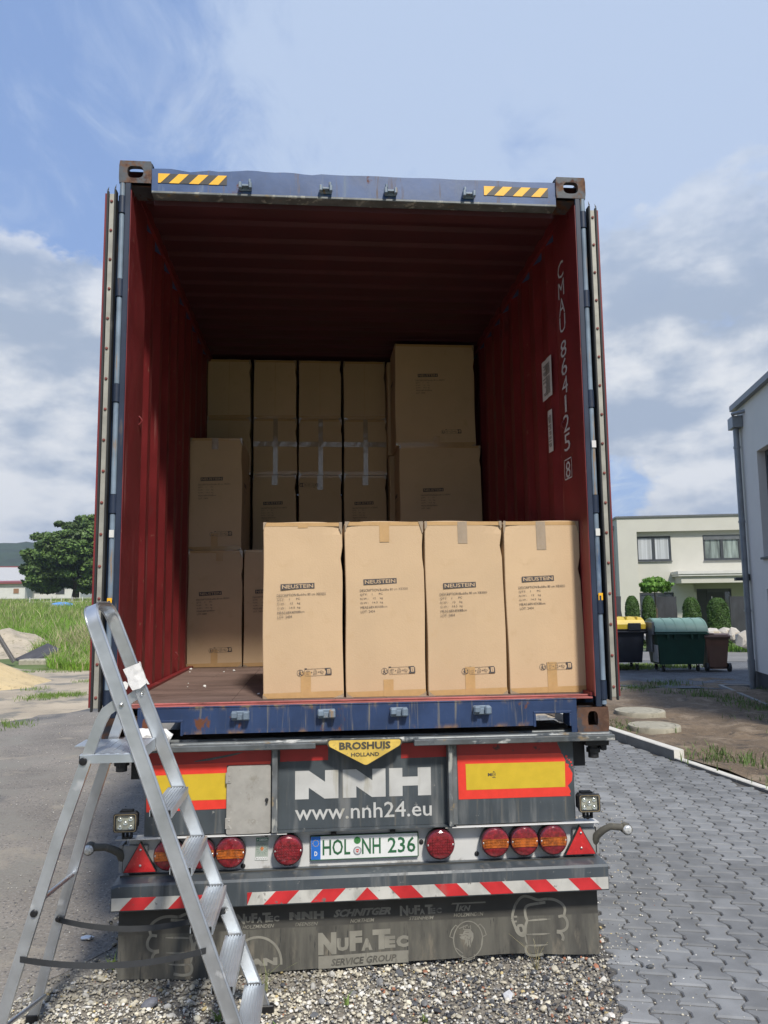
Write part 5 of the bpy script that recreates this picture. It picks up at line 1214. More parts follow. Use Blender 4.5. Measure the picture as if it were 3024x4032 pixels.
# treads
for i in range(5):
    z = -.118-.2045*i+.0; zt_ = z
    xf = sx_(z)+.042; y0, y1 = ny(z)+.012, fy(z)-.012
    mb = MB(); d_ = .082
    n = 7
    prof = []
    for k in range(n): a = xf-d_*k/n; b = xf-d_*(k+.55)/n; prof += [(a, zt_), (b, zt_), (b-.0008, zt_-.0035), (a-d_/n+.0008, zt_-.0035)]
    prof = prof[:-2]+[(xf-d_, zt_), (xf-d_, zt_-.022), (xf-d_+.004, zt_-.022), (xf-d_+.004, zt_-.006), (xf-.004, zt_-.006), (xf-.004, zt_-.030), (xf+.0015, zt_-.030), (xf+.0015, zt_)]
    m_ = len(prof); vs = [(x, y0, zz__) for x, zz__ in prof]+[(x, y1, zz__) for x, zz__ in prof]
    mb.add(vs, [(k, (k+1) % m_, m_+(k+1) % m_, m_+k) for k in range(m_)]+[tuple(range(m_)), tuple(range(m_, 2*m_))])
    st_ = mb.build('step', [M['alu_tread']], LD)
    for y in (y0, y1): MB().box(xf-d_+.004, xf-.004, y-.003, y+.003, z-.024, z-.002).build('end_cap', [M['knob']], st_)
# platform
zp = .088; x0, x1 = -1.105, -.895
mb = MB(); y0, y1 = ny(zp)+.010, fy(zp)-.010; mb.box(x0, x1, y0, y1, zp-.004, zp, 0, .001)
mb.box(x0, x1, y0, y0+.003, zp-.032, zp-.004); mb.box(x0, x1, y1-.003, y1, zp-.032, zp-.004); mb.box(x0, x0+.003, y0, y1, zp-.032, zp-.004); mb.box(x1-.003, x1, y0, y1, zp-.045, zp-.004)
for k in range(5): a = x0+.02+k*.036; mb.box(a, a+.016, y0+.01, y1-.01, zp, zp+.0015)
mb.box(x0-.075, x0, y1-.15, y1, zp-.004, zp) ; mb.build('platform', [M['alu_tread']], LD)
# rear legs, bent at the top into the pivot
near_l = [(-.955, .270), (-.990, .262), (-1.016, .243), (-1.035, .205), (-1.068, .108), (-1.124, -.071), (-1.165, -.20), (-1.300, -.70), (-1.385, G+.02)]
far_l = [(-1.005, .245), (-1.035, .230), (-1.062, .205), (-1.078, .160), (-1.101, .086), (-1.130, -.02), (-1.183, -.27), (-1.290, -.64), (-1.400, G+.02)]
for L_, s_ in ((near_l, -1), (near_l, 1)):
    ps = []
    for x, z in L_:
        y = (ny(z) if s_ < 0 else fy(z))+.021; ps.append(Vector((x, y, z)))
    mb = MB(); b0 = 0; ps2 = ps
    # bar: wide side faces sideways, so sweep with thickness along y
    for i, p in enumerate(ps2):
        t_ = (ps2[min(i+1, len(ps2)-1)]-ps2[max(i-1, 0)]).normalized(); yv = Vector((0, 1, 0)); nn = t_.cross(yv).normalized()
        for a, b in ((-1, -1), (-1, 1), (1, 1), (1, -1)): mb.v.append(tuple(p+nn*(a*.0200)+yv*(b*.0100)))
    for i in range(len(ps2)-1):
        for k in range(4): mb.f.append((i*4+k, i*4+(k+1) % 4, (i+1)*4+(k+1) % 4, (i+1)*4+k)); mb.m.append(0)
    mb.f += [(0, 1, 2, 3), tuple(len(mb.v)-4+k for k in range(4))]; mb.m += [0, 0]
    lg = mb.build('rear_leg', [M['alu']], LD, smooth=35)
    MB().box(ps[-1].x-.024, ps[-1].x+.024, ps[-1].y-.014, ps[-1].y+.014, G, G+.04, 0, .004).build('rubber_foot', [M['knob']], lg)
    q = ps[0]; MB().lathe((q.x, q.y-.036 if s_ < 0 else q.y-.034, q.z), [(.008, .006), (.007, 0), (.004, -.003), (.0001, -.0035)], 12).build('rivet', [M['chrome']], lg, smooth=40)
xl = lambda z: np.interp(z, [q[1] for q in near_l][::-1], [q[0] for q in near_l][::-1])
def knob(x, y, z, r): MB().lathe((x, y, z), [(r, .008), (r, 0), (r*.8, -.004), (.0001, -.005)], 16).build('knob', [M['knob']], LD, smooth=40)
knob(float(xl(.065))-.008, ny(.065)+.004, .065, .0145); knob(float(xl(-.455)), ny(-.455)+.004, -.455, .013); knob(float(xl(-.64)), fy(-.64)-.002, -.64, .011)
MB().tube((float(xl(-.44)), ny(-.44)+.02, -.425), (float(xl(-.44)), fy(-.44)+.02, -.465), .009).build('cross_brace', [M['alu']], LD, smooth=50)
MB().tube((float(xl(-.84)), ny(-.84)+.02, -.84), (float(xl(-.84)), fy(-.84)+.02, -.95), .009).build('cross_brace', [M['alu']], LD, smooth=50)
# straps, hanging slack
def strap_(p0, p1, sag, wd=.021):
    mb = MB(); p0, p1 = Vector(p0), Vector(p1); prev = None
    for i in range(15):
        t_ = i/14; p = p0.lerp(p1, t_); p.z -= sag*4*t_*(1-t_); tw = .3*sin(t_*3); a = p+Vector((0, sin(tw)*wd/2, cos(tw)*wd/2)); b = p-Vector((0, sin(tw)*wd/2, cos(tw)*wd/2))
        if prev: mb.add([prev[0], a, b, prev[1]], [(0, 1, 2, 3)])
        prev = (a, b)
    mb.build('strap', [M['strap']], LD, smooth=60, rec=False)
strap_((float(xl(-.60)), ny(-.60)+.008, -.605), (sx_(-.61)-.01, ny(-.61)-.008, -.600), .035); strap_((float(xl(-.64)), fy(-.64)+.0, -.642), (sx_(-.63)+.0, fy(-.63)-.014, -.632), .052, .022)
for z in (-.632,): MB().lathe((sx_(z)+.002, fy(z)-.018, z), [(.006, .003), (.005, 0), (.0001, -.002)], 10).build('rivet', [M['chrome']], LD)
for z in (.268,): MB().lathe((sx_(z)-.0, fy(z)-.0115, z+.012), [(.007, .002), (.005, -.002), (.0001, -.003)], 10).build('rivet', [M['chrome']], LD)
# torn white tape wound round the far stile
mb = MB(); r = random.Random(3); zc_ = .345; q = P3(fy(zc_), zc_)
ringp = []
for j in range(5):
    row = []
    for k in range(8):
        a = 2*pi*k/8; u = [.031, .033, 0, -.033, -.031, -.033, 0, .033][k]; v = [.0, -.015, -.016, -.015, 0, .015, .016, .015][k]
        c_ = q+up*(-.046+.023*j+r.uniform(-.009, .009)); p = c_+wn*(u*1.06+r.uniform(-.006, .006))+Vector((0, v+r.uniform(-.002, .002), 0)); row.append(p)
    ringp.append(row)
for j in range(4):
    for k in range(8): mb.add([ringp[j][k], ringp[j][(k+1) % 8], ringp[j+1][(k+1) % 8], ringp[j+1][k]], [(0, 1, 2, 3)])
e = q+wn*(-.036)+up*(-.02)
mb.add([e, e+Vector((-.012, -.015, .012)), e+Vector((-.045, -.02, .004)), e+Vector((-.040, -.018, -.014)), e+Vector((-.006, -.016, -.022))], [(0, 1, 2, 3, 4)])
mb.build('torn_tape', [M['rag']], LD, smooth=20)

# ================================================================== RIGHT SIDE: houses, bins, planting
def local_box(mb, o, ux, uy, x0, x1, y0, y1, z0, z1, m=0):
    b = len(mb.v); mb.box(x0, x1, y0, y1, z0, z1, m)
    mb.xf(lambda q: (o[0]+ux[0]*q[0]+uy[0]*q[1], o[1]+ux[1]*q[0]+uy[1]*q[1], q[2]), b); return mb
HA = RAD(12); hx = (cos(HA), -sin(HA)); hy = (sin(HA), cos(HA)); HO = (13.31, 30.0); GH = -.95
HS = thing('cream_house', (HO[0], HO[1], GH), 'cream flat-roofed house with anthracite windows behind the bins', 'house')
def hb(name, mats, boxes, parent=None, smooth=None):
    mb = MB()
    for b in boxes: local_box(mb, HO, hx, hy, *b)
    return mb.build(name, mats, parent or HS, smooth=smooth)
zr = 4.34; yr = .22                                   # facade plane at y=0, wall of the recess at y=.22
hb('wall', [M['cream']], [(.13, .98, 0, .3, GH-.3, zr), (.98, 9., 0, .3, 3.70, zr), (.98, 9., yr, .5, 2.3, 3.70) if False else (2.51, 3.91, yr, .5, 2.36, 3.70),
    (.98, 3.49, yr, .5, 1.30 if False else .94, 2.36), (3.49, 9., yr, .5, 1.62, 2.36), (5.53, 9., yr, .5, 2.36, 3.70), (.98, 2.51, yr, .5, 3.50, 3.70), (3.91, 5.53, yr, .5, 3.50, 3.70),
    (.98, 1.0, yr, .5, GH-.3, .94), (2.52, 3.49, yr-.02, .5, GH-.3, .94), (3.49, 3.78, 1.2, 1.5, GH-.3, 1.62), (5.31, 9., 1.2, 1.5, GH-.3, 1.62), (3.78, 5.31, 1.2, 1.5, 1.10, 1.62), (3.40, 3.49, yr, 1.5, GH-.3, 1.62),
    (.13, .30, .3, 9., GH-.3, zr), (.3, 9., 8.8, 9.1, GH-.3, zr), (8.8, 9., .5, 9., GH-.3, zr)])
hb('roof', [M['trimgrey']], [(.07, 9.1, -.06, 9.15, zr, zr+.08)])
hb('canopy', [M['cream'], M['whitetrim']], [(2.60, 9., -.9, yr-.001, 1.33, 1.63, 0), (2.47, 9.1, -1.0, yr-.002, 1.632, 1.72, 1), (2.44, 9.1, -1.04, yr-.003, 1.722, 1.85, 1)])
def window(x0, x1, z0, z1, pane, y=.26, split=True, blind=False):
    w_ = hb('window', [M['anth']], [(x0, x0+.07, y-.03, y+.04, z0, z1), (x1-.07, x1, y-.03, y+.04, z0, z1), (x0+.07, x1-.07, y-.03, y+.04, z1-.07, z1), (x0+.07, x1-.07, y-.03, y+.04, z0, z0+.08)]+([((x0+x1)/2-.06, (x0+x1)/2+.06, y-.035, y+.04, z0+.08, z1-.07)] if split else []))
    hb('pane', [pane], [(x0+.06, x1-.06, y+.01, y+.03, z0+.07, z1-.06)], w_); hb('sill', [M['trimgrey']], [(x0-.02, x1+.04, y-.12, y+.0, z0-.03, z0-.001)], w_)
    if blind: hb('blind_box', [M['trimgrey']], [(x0+.02, x1-.02, y-.05, y-.031, z1-.20, z1-.01)], w_)
window(1.00, 2.50, 2.37, 3.49, M['curtain']); window(3.92, 5.52, 2.37, 3.49, M['greencurtain'], blind=True); window(1.01, 2.51, GH+.3, .92, M['glass'])
window(6.6, 8.2, 2.37, 3.49, M['curtain'])
dr = hb('front_door', [M['doorgrey']], [(3.78, 5.30, 1.25, 1.30, GH-.2, 1.10)])
hb('door_leaf', [M['anth']], [(4.27, 4.95, 1.215, 1.25, GH-.2, .93)], dr); hb('side_pane', [M['glass']], [(5.02, 5.24, 1.225, 1.245, GH, .95)], dr); hb('door_frame', [M['anth']], [(3.80, 4.22, 1.23, 1.25, GH, 1.04), (4.22, 4.27, 1.21, 1.25, GH, 1.04), (5.24, 5.30, 1.21, 1.25, GH, 1.04)], dr)
hb('handle', [M['chrome']], [(4.40, 4.44, 1.13, 1.16, -.3, .75)], dr)
def htube(name, x, y, z0, z1, r, mat, par=None):
    P_ = (HO[0]+hx[0]*x+hy[0]*y, HO[1]+hx[1]*x+hy[1]*y); mb = MB().tube((P_[0], P_[1], z0), (P_[0], P_[1], z1), r, n=12); return mb.build(name, [mat], par or HS, smooth=40)
pp = htube('downpipe', .03, .9, GH-.2, 3.9, .055, M['zinc']); hb('hopper', [M['zinc']], [(-.10, .125, .78, 1.02, 3.86, 4.06)], pp)
hb('wall_lamp', [M['anth']], [(3.56, 3.66, 1.10, 1.199, 1.18, 1.26)])
# slate slabs standing in the bed
def slab(x, w_, z0, z1, lab, y=-5.6, th=.3, turn=.35):
    k = (30.0-cos(HA)*0+y)/30.0                       # they stand nearer than the facade
    mb = MB(); n = 7; a = []; b = []
    r = random.Random(int(x*100))
    zz__ = [z0+(z1-z0)*i/n for i in range(n+1)]
    for i, z in enumerate(zz__): a.append((-w_/2+r.uniform(-.02, .02), z)); b.append((w_/2+r.uniform(-.025, .025), z))
    poly = a[::1]+b[::-1]; mb.prism(poly, 0, th, 0)
    mb.box(-w_/2-.001+w_*0, -w_/2+w_*.02, -.001, .001, z0, z1, 1)
    ox, oy = x, 24.6
    mb.xf(lambda q: (ox+q[0]*cos(turn)+q[1]*sin(turn), oy-q[0]*sin(turn)+q[1]*cos(turn), q[2]))
    return tag(mb.build('slate_slab', [M['slate'], M['slatefront']], loc=(x, oy, z0)), lab, 'stone slab', 'upright slate slabs in the bed')
def at(u, v, Y):                                      # where a sight line to the photo meets depth Y (used to read off positions)
    q = cf*FPX+cr*(u-1512)+cu*(2016-v); t_ = (Y-CAMP[1])/q[1]; return CAMP[0]+q[0]*t_, CAMP[2]+q[2]*t_
zr_ = lambda x, y: (2350+x*.678, 1400+y*.678)
x, z = at(*zr_(402, 1400), 24.6); slab(x, .76, GH-.1, z, 'dark slate slab behind the small round-headed tree')
x, z = at(*zr_(830, 1398), 24.6); slab(x+.0, .70, GH-.1, z, 'dark slate slab in front of the house door, right of the big thuja')
x, z = at(*zr_(905, 1398), 24.6); slab(x+.12, .40, GH-.1, z-.02, 'dark slate slab at the corner of the grey house')
x, z = at(*zr_(100, 1398), 24.6); slab(x, .50, GH-.1, z, 'dark slate slab at the left end of the cream house, next to the container')
# leaf clouds
def leaves(name, pts, nrm, size, col, mat, parent=None, loc=None, aspect=.6):
    n = len(pts); a = rng.normal(size=(n, 3)); a -= nrm*(a*nrm).sum(1)[:, None]*.4; a /= np.linalg.norm(a, axis=1)[:, None]
    b = np.cross(nrm+rng.normal(0, .45, (n, 3)), a); b /= np.linalg.norm(b, axis=1)[:, None]
    s_ = size[:, None]; V = np.stack([pts-a*s_, pts+b*s_*aspect, pts+a*s_, pts-b*s_*aspect], 1).reshape(-1, 3); F = np.arange(n*4).reshape(-1, 4)
    return np_mesh(name, V, F, [mat], parent, loc, col=np.repeat(col, 4, 0))
def thuja(cx_, cy_, z0, z1, r_, lab, seed):
    t = thing('thuja', (cx_, cy_, z0), lab, 'shrub', 'clipped thujas in the bed'); rg = np.random.default_rng(seed); n = 9000; H_ = z1-z0
    u = rg.random(n)**.8; th = rg.uniform(0, 2*pi, n); prof = np.where(u < .72, 1-.22*u, .842*np.sqrt(np.clip(1-((u-.72)/.29)**2, 0, 1)))
    lump = 1+.05*np.sin(th*5+u*11+seed)+.04*np.sin(th*9-u*23)+rg.normal(0, .025, n)
    rr = r_*prof*lump*np.sqrt(rg.uniform(.80, 1, n)); nr = np.stack([np.cos(th), np.sin(th), .35+u*.3], 1); nr /= np.linalg.norm(nr, axis=1)[:, None]
    P_ = np.stack([cx_+rr*np.cos(th), cy_+rr*np.sin(th), z0+u*H_], 1); g = rg.uniform(.7, 1.35, n)[:, None]
    leaves('crown', P_, nr, rg.uniform(.018, .036, n), np.array([[.055, .115, .020]])*g, M['leaf'], t)
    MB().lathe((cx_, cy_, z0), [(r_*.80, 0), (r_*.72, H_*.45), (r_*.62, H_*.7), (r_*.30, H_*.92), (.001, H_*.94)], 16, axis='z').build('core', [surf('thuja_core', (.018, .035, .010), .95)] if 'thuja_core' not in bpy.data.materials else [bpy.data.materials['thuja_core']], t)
    MB().tube((cx_, cy_, GH-.1), (cx_, cy_, z0+.2), .05).build('trunk', [M['bark']], t)
for (u0, u1, top, bot, Y, lab, sd_k) in ((152, 245, 1397, 1560, 22, 'leftmost clipped thuja, above the yellow bin lid', 1), (252, 337, 1397, 1580, 22, 'thuja between the black and the green bin, beside the round-headed tree', 2), (487, 597, 1405, 1560, 22, 'thuja standing above the middle of the green bin lid', 3), (628, 762, 1408, 1620, 21, 'largest clipped thuja, behind the brown wheelie bin', 4)):
    xa, z1_ = at(*zr_(u0, top), Y); xb_, _ = at(*zr_(u1, top), Y); thuja((xa+xb_)/2+.02, Y, GH+.0, z1_, (xb_-xa)/2*.98, lab, sd_k)
xg, zg = at(*zr_(335, 1338), 23.4); t = thing('globe_tree', (xg, 23.4, GH), 'small round-headed tree with bright green leaves on a thin trunk before the cream house', 'tree')
n = 2600; rg = np.random.default_rng(5); th = rg.uniform(0, 2*pi, n); ph = np.arccos(rg.uniform(-.8, 1, n)); q = np.stack([np.sin(ph)*np.cos(th), np.sin(ph)*np.sin(th), np.cos(ph)], 1); rr = rg.uniform(.75, 1.06, n)[:, None]
leaves('crown', np.array([xg, 23.4, zg])+q*rr*np.array([.50, .50, .27])*(1+.08*np.sin(q*9).sum(1))[:, None], q, rg.uniform(.05, .085, n), np.array([[.13, .27, .035]])*rg.uniform(.6, 1.3, n)[:, None], M['leaf'], t)
MB().path([(xg, 23.4, GH), (xg+.02, 23.4, -.2), (xg-.01, 23.4, zg-.1)], [.035, .028, .022], 8).tube((xg+.06, 23.42, GH), (xg+.06, 23.42, .3), .018).build('trunk', [M['bark']], t)
# boulders
def boulder(u, v, Y, w_, h_, lab, sd_k, mat='rock'):
    x, z = at(*zr_(u, v), Y); bm = bmesh.new(); r = np.random.default_rng(sd_k); q_ = r.normal(size=(34, 3)); q_ /= np.linalg.norm(q_, axis=1)[:, None]; q_ *= r.uniform(.82, 1.15, 34)[:, None]; [bm.verts.new(tuple(k)) for k in q_]; bmesh.ops.convex_hull(bm, input=bm.verts); [bm.verts.remove(v_) for v_ in [v_ for v_ in bm.verts if not v_.link_faces]]
    for vv in bm.verts:
        p_ = np.array(vv.co); vv.co = (p_[0]*w_/2, p_[1]*w_*.35, p_[2]*h_/2)
    me = bpy.data.meshes.new('b'); bm.to_mesh(me); bm.free(); me.transform(Matrix.Translation((x, Y, z))); tag(link_mesh('boulder', me, [M[mat]], loc=(x, Y, z), smooth=18), lab, 'boulder', 'white boulders along the bed')
boulder(318, 1630, 20.4, .55, .50, 'white boulder between the black and green bins', 1); boulder(665, 1618, 20.2, .60, .42, 'white boulder seen just above the left of the brown bin', 2)
boulder(745, 1612, 20.3, .50, .42, 'grey-streaked boulder behind the brown bin lid', 3); boulder(793, 1622, 20.1, .42, .50, 'white boulder immediately right of the brown bin lid', 4); boulder(868, 1648, 19.6, .72, .62, 'large cream boulder in the grass beside the grey house', 5)
# bins
def bevbox(mb, pts8, m=0): mb.add(pts8, [(0, 3, 2, 1), (4, 5, 6, 7), (0, 1, 5, 4), (1, 2, 6, 5), (2, 3, 7, 6), (3, 0, 4, 7)], m); return mb
def turned(mb, o, ang): c, s_ = cos(ang), sin(ang); return mb.xf(lambda q: (o[0]+c*q[0]+s_*q[1], o[1]-s_*q[0]+c*q[1], o[2]+q[2]))
def taper(w0, w1, d0, d1, z0, z1): return [(-w0/2, -d0/2, z0), (w0/2, -d0/2, z0), (w0/2, d0/2, z0), (-w0/2, d0/2, z0), (-w1/2, -d1/2, z1), (w1/2, -d1/2, z1), (w1/2, d1/2, z1), (-w1/2, d1/2, z1)]
def castors(t, o, ang, xs_, y_):
    for x in xs_:
        for y in y_:
            mb = MB(); mb.tube((x-.022, y, .07), (x+.022, y, .07), .07, n=16); mb.box(x-.03, x-.024, y-.03, y+.03, .06, .17); mb.box(x+.024, x+.03, y-.03, y+.03, .06, .17); turned(mb, o, ang).build('castor', [M['rubber']], t)
B0 = (7.03, 14.72, G+.012); an = RAD(8)
t = thing('waste_container', B0, 'black wheeled waste container with yellow lid, partly hidden by the container door', 'bin')
mb = bevbox(MB(), taper(1.16, 1.30, .72, .86, .19, .97)); mb.box(-.68, .68, -.46, .46, .955, .985, 0, .005); mb.box(-.70, .70, -.50, -.45, .90, .94, 0, .01); turned(mb, B0, an).build('body', [M['binblack']], t)
mb = MB(); secs = [(-.47, .99), (-.48, 1.10), (-.42, 1.20), (-.2, 1.26), (.2, 1.27), (.46, 1.22), (.47, .99)]; k = len(secs); vs = [(x, y, z) for x in (-.67, .67) for y, z in secs]; mb.add([(v[0]*(1 if v[2] < 1.15 else .965), v[1], v[2]) for v in vs], [(i, (i+1) % k, k+(i+1) % k, k+i) for i in range(k)]+[tuple(range(k)), tuple(range(k, 2*k))])
for i in range(5): x = -.5+i*.25; mb.box(x-.012, x+.012, -.40, .40, 1.20, 1.278, 0, .005)
turned(mb, B0, an).build('lid', [M['binyellow']], t, smooth=30)
mb = MB()
for x in (-.52, .40): turned(MB().box(x-.15, x+.15, -.52, -.47, .95, 1.13, 0, .012), B0, an).build('hinge_block', [M['binblack']], t)
castors(t, B0, an, (-.48, .48), (-.26, .26))
B1 = (8.33, 14.12, G+.012); an = RAD(6)
t = thing('waste_container', B1, 'dark green wheeled waste container with a pale green domed lid', 'bin')
mb = bevbox(MB(), taper(1.0, 1.13, .70, .86, .17, .90)); mb.box(-.60, .60, -.47, .45, .88, .925, 0, .008); mb.box(-.62, .62, -.50, -.46, .86, .90, 0, .01)
for x in (-.33, -.17, .22, .38): mb.box(x-.02, x+.02, -.50, -.44, .76, .87, 0, .004)
turned(mb, B1, an).build('body', [M['bingreen']], t, smooth=30)
mb = MB(); secs = [(-.48, .93)]+[(-.47+.0+.47*(1-cos(RAD(a)))*1.0, .93+.31*sin(RAD(a))) for a in range(10, 171, 16)]+[(.46, .93)]; k = len(secs)
for x0_, x1_ in [(-.61, .61)]: vs = [(x, y, z) for x in (x0_, x1_) for y, z in secs]; mb.add(vs, [(i, (i+1) % k, k+(i+1) % k, k+i) for i in range(k)]+[tuple(range(k)), tuple(range(k, 2*k))])
for i in range(6):
    x = -.58+i*.232; s2 = [(y*1.012-.0, .93+(z-.93)*1.035) for y, z in secs]; vs = [(xx_, y, z) for xx_ in (x-.010, x+.010) for y, z in s2]; mb.add(vs, [(i_, (i_+1) % k, k+(i_+1) % k, k+i_) for i_ in range(k)]+[tuple(range(k)), tuple(range(k, 2*k))])
turned(mb, B1, an).build('lid', [M['lidgreen']], t, smooth=30)
turned(MB().box(-.66, -.615, -.40, .35, .86, 1.16, 0, .01).box(-.64, -.60, -.2, .2, .45, .86, 0, .01), B1, an).build('hinge_arm', [M['trimgrey']], t)
turned(MB().box(-.575, -.545, -.40, -.05, .22, .62, 0, .01), B1, an).build('side_plate', [M['hatch']], t); castors(t, B1, an, (-.40, .40), (-.26, .26))
B2 = (9.16, 13.90, G+.012); an = RAD(12)
t = thing('wheelie_bin', B2, 'brown two-wheeled bin with a dusty lid beside the green waste container', 'bin')
mb = bevbox(MB(), taper(.40, .52, .46, .62, .06, .78)); mb.box(-.29, .29, -.34, .32, .76, .80, 0, .01); mb.box(-.20, .20, -.29, -.25, .10, .70, 0, .01); mb.box(-.13, .13, -.27, -.22, .06, .14)
turned(mb, B2, an).build('body', [M['binbrown']], t)
mb = MB(); secs = [(-.36, .80), (-.36, .83), (-.2, .875), (.28, .86), (.33, .80)]; k = len(secs); vs = [(x, y, z) for x in (-.29, .29) for y, z in secs]; mb.add(vs, [(i, (i+1) % k, k+(i+1) % k, k+i) for i in range(k)]+[tuple(range(k)), tuple(range(k, 2*k))]); mb.box(-.22, -.05, -.3, .2, .86, .885, 0, .01)
turned(mb, B2, an).build('lid', [M['lidbrown']], t)
turned(MB().tube((-.24, .0-.33, .88-.04), (.24, -.33, .84), .014), B2, an).build('handle', [M['binbrown']], t)
for x in (-.25, .25): turned(MB().tube((x-.03, -.26, .10), (x+.03, -.26, .10), .10, n=20), B2, an).build('wheel', [M['rubber']], t)
# grey house at the right edge
GA = RAD(14.9); g1 = (-sin(GA), -cos(GA)); g2 = (cos(GA), -sin(GA)); GO = (8.036, 10.332)   # g1 runs towards the camera, g2 away to the right
GHs = thing('grey_house', (GO[0], GO[1], G), 'light grey rendered house with a zinc downpipe at the right edge of the picture', 'house')
def gb(name, mats, boxes, parent=None, smooth=None):
    mb = MB()
    for b in boxes:
        c0 = len(mb.v); mb.box(*b)
        mb.xf(lambda q: (GO[0]+g1[0]*q[0]+g2[0]*q[1], GO[1]+g1[1]*q[0]+g2[1]*q[1], q[2]), c0)
    return mb.build(name, mats, parent or GHs, smooth=smooth)
gb('wall', [M['greyhouse']], [(-.02, 1.06, .0, .3, -.72, 4.33), (1.06, 3.4, 0, .3, 3.30, 4.33), (3.4, 7, 0, .3, -.72, 4.33), (1.06, 3.4, 0, .3, .80, 1.37), (2.4, 3.4, 0, .3, -.72, .80), (1.06, 1.10, 0, .3, -.72, .80), (-.02, .28, .3, 8, -.72, 4.33), (6.7, 7, .3, 8, -.72, 4.33), (-.02, 7, 8, 8.3, -.72, 4.33)])
gb('base_course', [M['anth']], [(-.01, 6.99, .015, 8.2, G-.2, -.72)])
gb('roof', [M['trimgrey']], [(-.14, 7.1, -.10, 8.4, 4.33, 4.44)])
w_ = gb('window', [M['anth']], [(1.06, 1.16, .14, .22, 1.37, 3.30), (2.3, 2.4, .14, .22, 1.37, 3.30), (1.16, 2.3, .14, .22, 3.2, 3.30), (1.16, 2.3, .14, .22, 1.37, 1.48), (1.50, 1.58, .15, .22, 1.48, 3.2), (2.4, 3.4, .14, .3, 1.37, 3.3)])
gb('pane', [M['glass']], [(1.16, 2.3, .19, .21, 1.48, 3.2)], w_); gb('sill', [M['anth']], [(1.02, 2.44, -.05, .139, 1.33, 1.368)], w_)
w_ = gb('window', [M['anth']], [(1.10, 2.4, .14, .22, -.3, .80)]); gb('pane', [M['glass']], [(1.2, 2.3, .12, .139, -.2, .72)], w_)
def gp(x, y, z): return (GO[0]+g1[0]*x+g2[0]*y, GO[1]+g1[1]*x+g2[1]*y, z)
mb = MB().tube(gp(.18, -.09, -1.2), gp(.18, -.09, 3.95), .055, n=16)
for z in (-.52, .41, 2.10, 3.55): mb.tube(gp(.18, -.09, z-.02), gp(.18, -.09, z+.02), .066, n=16)
pp = mb.tube(gp(.18, -.09, -.85), gp(.18, -.09, -.52), .064, n=16).build('downpipe', [M['zinc']], GHs, smooth=40)
gb('hopper', [M['zinc']], [(.02, .36, -.19, -.001, 3.92, 4.14)], pp); MB().tube(gp(.50, .02, 4.19), gp(.36, -.20, 4.17), .036, n=14).build('spout', [M['zinc']], GHs, smooth=40)
gb('wall_lamp', [M['anth']], [(.06, .16, -.10, -.001, .98, 1.10), (.04, .18, -.26, -.10, .98, 1.04)])
gb('light_well', [M['kerbside']], [(-.10, 3., -.62, -.56, -1.2, -1.0), (-.16, -.10, -.62, -.0, -1.2, -1.0)], None)

# ================================================================== LEFT SIDE
def zl_(x, y): return (x*.497, 1850+y*.497)
def heap(cx_, cy_, rx, ry, h_, mat, lab, sd_k, pk=(0, 0)):
    n = 40; V = []; F = []; r = np.random.default_rng(sd_k); K = r.normal(0, 3, (8, 2)); ph_ = r.uniform(0, 6, 8)
    for j in range(13):
        for i in range(n):
            a = 2*pi*i/n; q = j/12; x = cx_+rx*q*cos(a)+pk[0]*(1-q); y = cy_+ry*q*sin(a)+pk[1]*(1-q); k = sum(sin(K[m_]@np.array([x, y])+ph_[m_]) for m_ in range(8))
            V.append((x, y, float(terrain_h(np.array(x), np.array(y)))-.03+h_*(1-q)**1.15*(1+.05*k*min(1, q*3))+.022*k*(q < .95)))
    for j in range(12):
        for i in range(n): F.append((j*n+i, (j+1)*n+i, (j+1)*n+(i+1) % n, j*n+(i+1) % n))
    o = np_mesh('sand_heap', V, F, [M[mat]], loc=(cx_, cy_, G), smooth=True); tag(o, lab, 'sand heap')
heap(-8.0, 14.3, 2.1, 1.9, .80, 'sand', 'yellow sand heap at the left edge in front of the dark board', 1, (-.1, 0))
heap(-11.2, 25.0, 2.6, 2.4, .95, 'sand2', 'grey-brown sand heap behind the leaning plank and the dark board', 2, (0, 0))
# dark board lying on the rubble, and a leaning plank
bp0 = [at(*zl_(118, 1495), 20.6), at(*zl_(225, 1520), 20.4), at(*zl_(455, 1432), 20.6), at(*zl_(470, 1415), 20.7), at(*zl_(378, 1373), 21.2)]
ys_ = [20.6, 20.4, 20.6, 20.7, 21.2]; mb = MB(); vs = [(a, y, b) for (a, b), y in zip(bp0, ys_)]; k = len(vs)
mb.add(vs+[(a, y, b-.06) for a, y, b in vs], [tuple(range(k)), tuple(range(k, 2*k))[::-1]]+[(i, (i+1) % k, k+(i+1) % k, k+i) for i in range(k)])
tag(mb.build('board', [M['bitumen']], loc=vs[0]), 'dark speckled board lying on the rubble behind the yellow sand', 'board')
a, b = at(*zl_(-60, 1240), 20.2), at(*zl_(112, 1520), 19.6); mb = MB(); mb.sweep([(a[0], 20.2, a[1]), (b[0], 19.6, b[1])], (0, 1, .2), .14, .10); tag(mb.build('plank', [M['plank']], loc=(b[0], 19.6, b[1])), 'grey plank leaning against the rubble at the left edge', 'plank')
boulder(0, 0, 20.0, .5, .2, 'x', 9) if False else None
mb = MB(); mb.box(-9.0, -8.2, 20.0, 20.5, G-.05, G+.14, 0, .03); tag(mb.build('concrete_slab', [M['concrete']], loc=(-8.6, 20.2, G)), 'pale flat concrete slab under the dark board', 'slab')
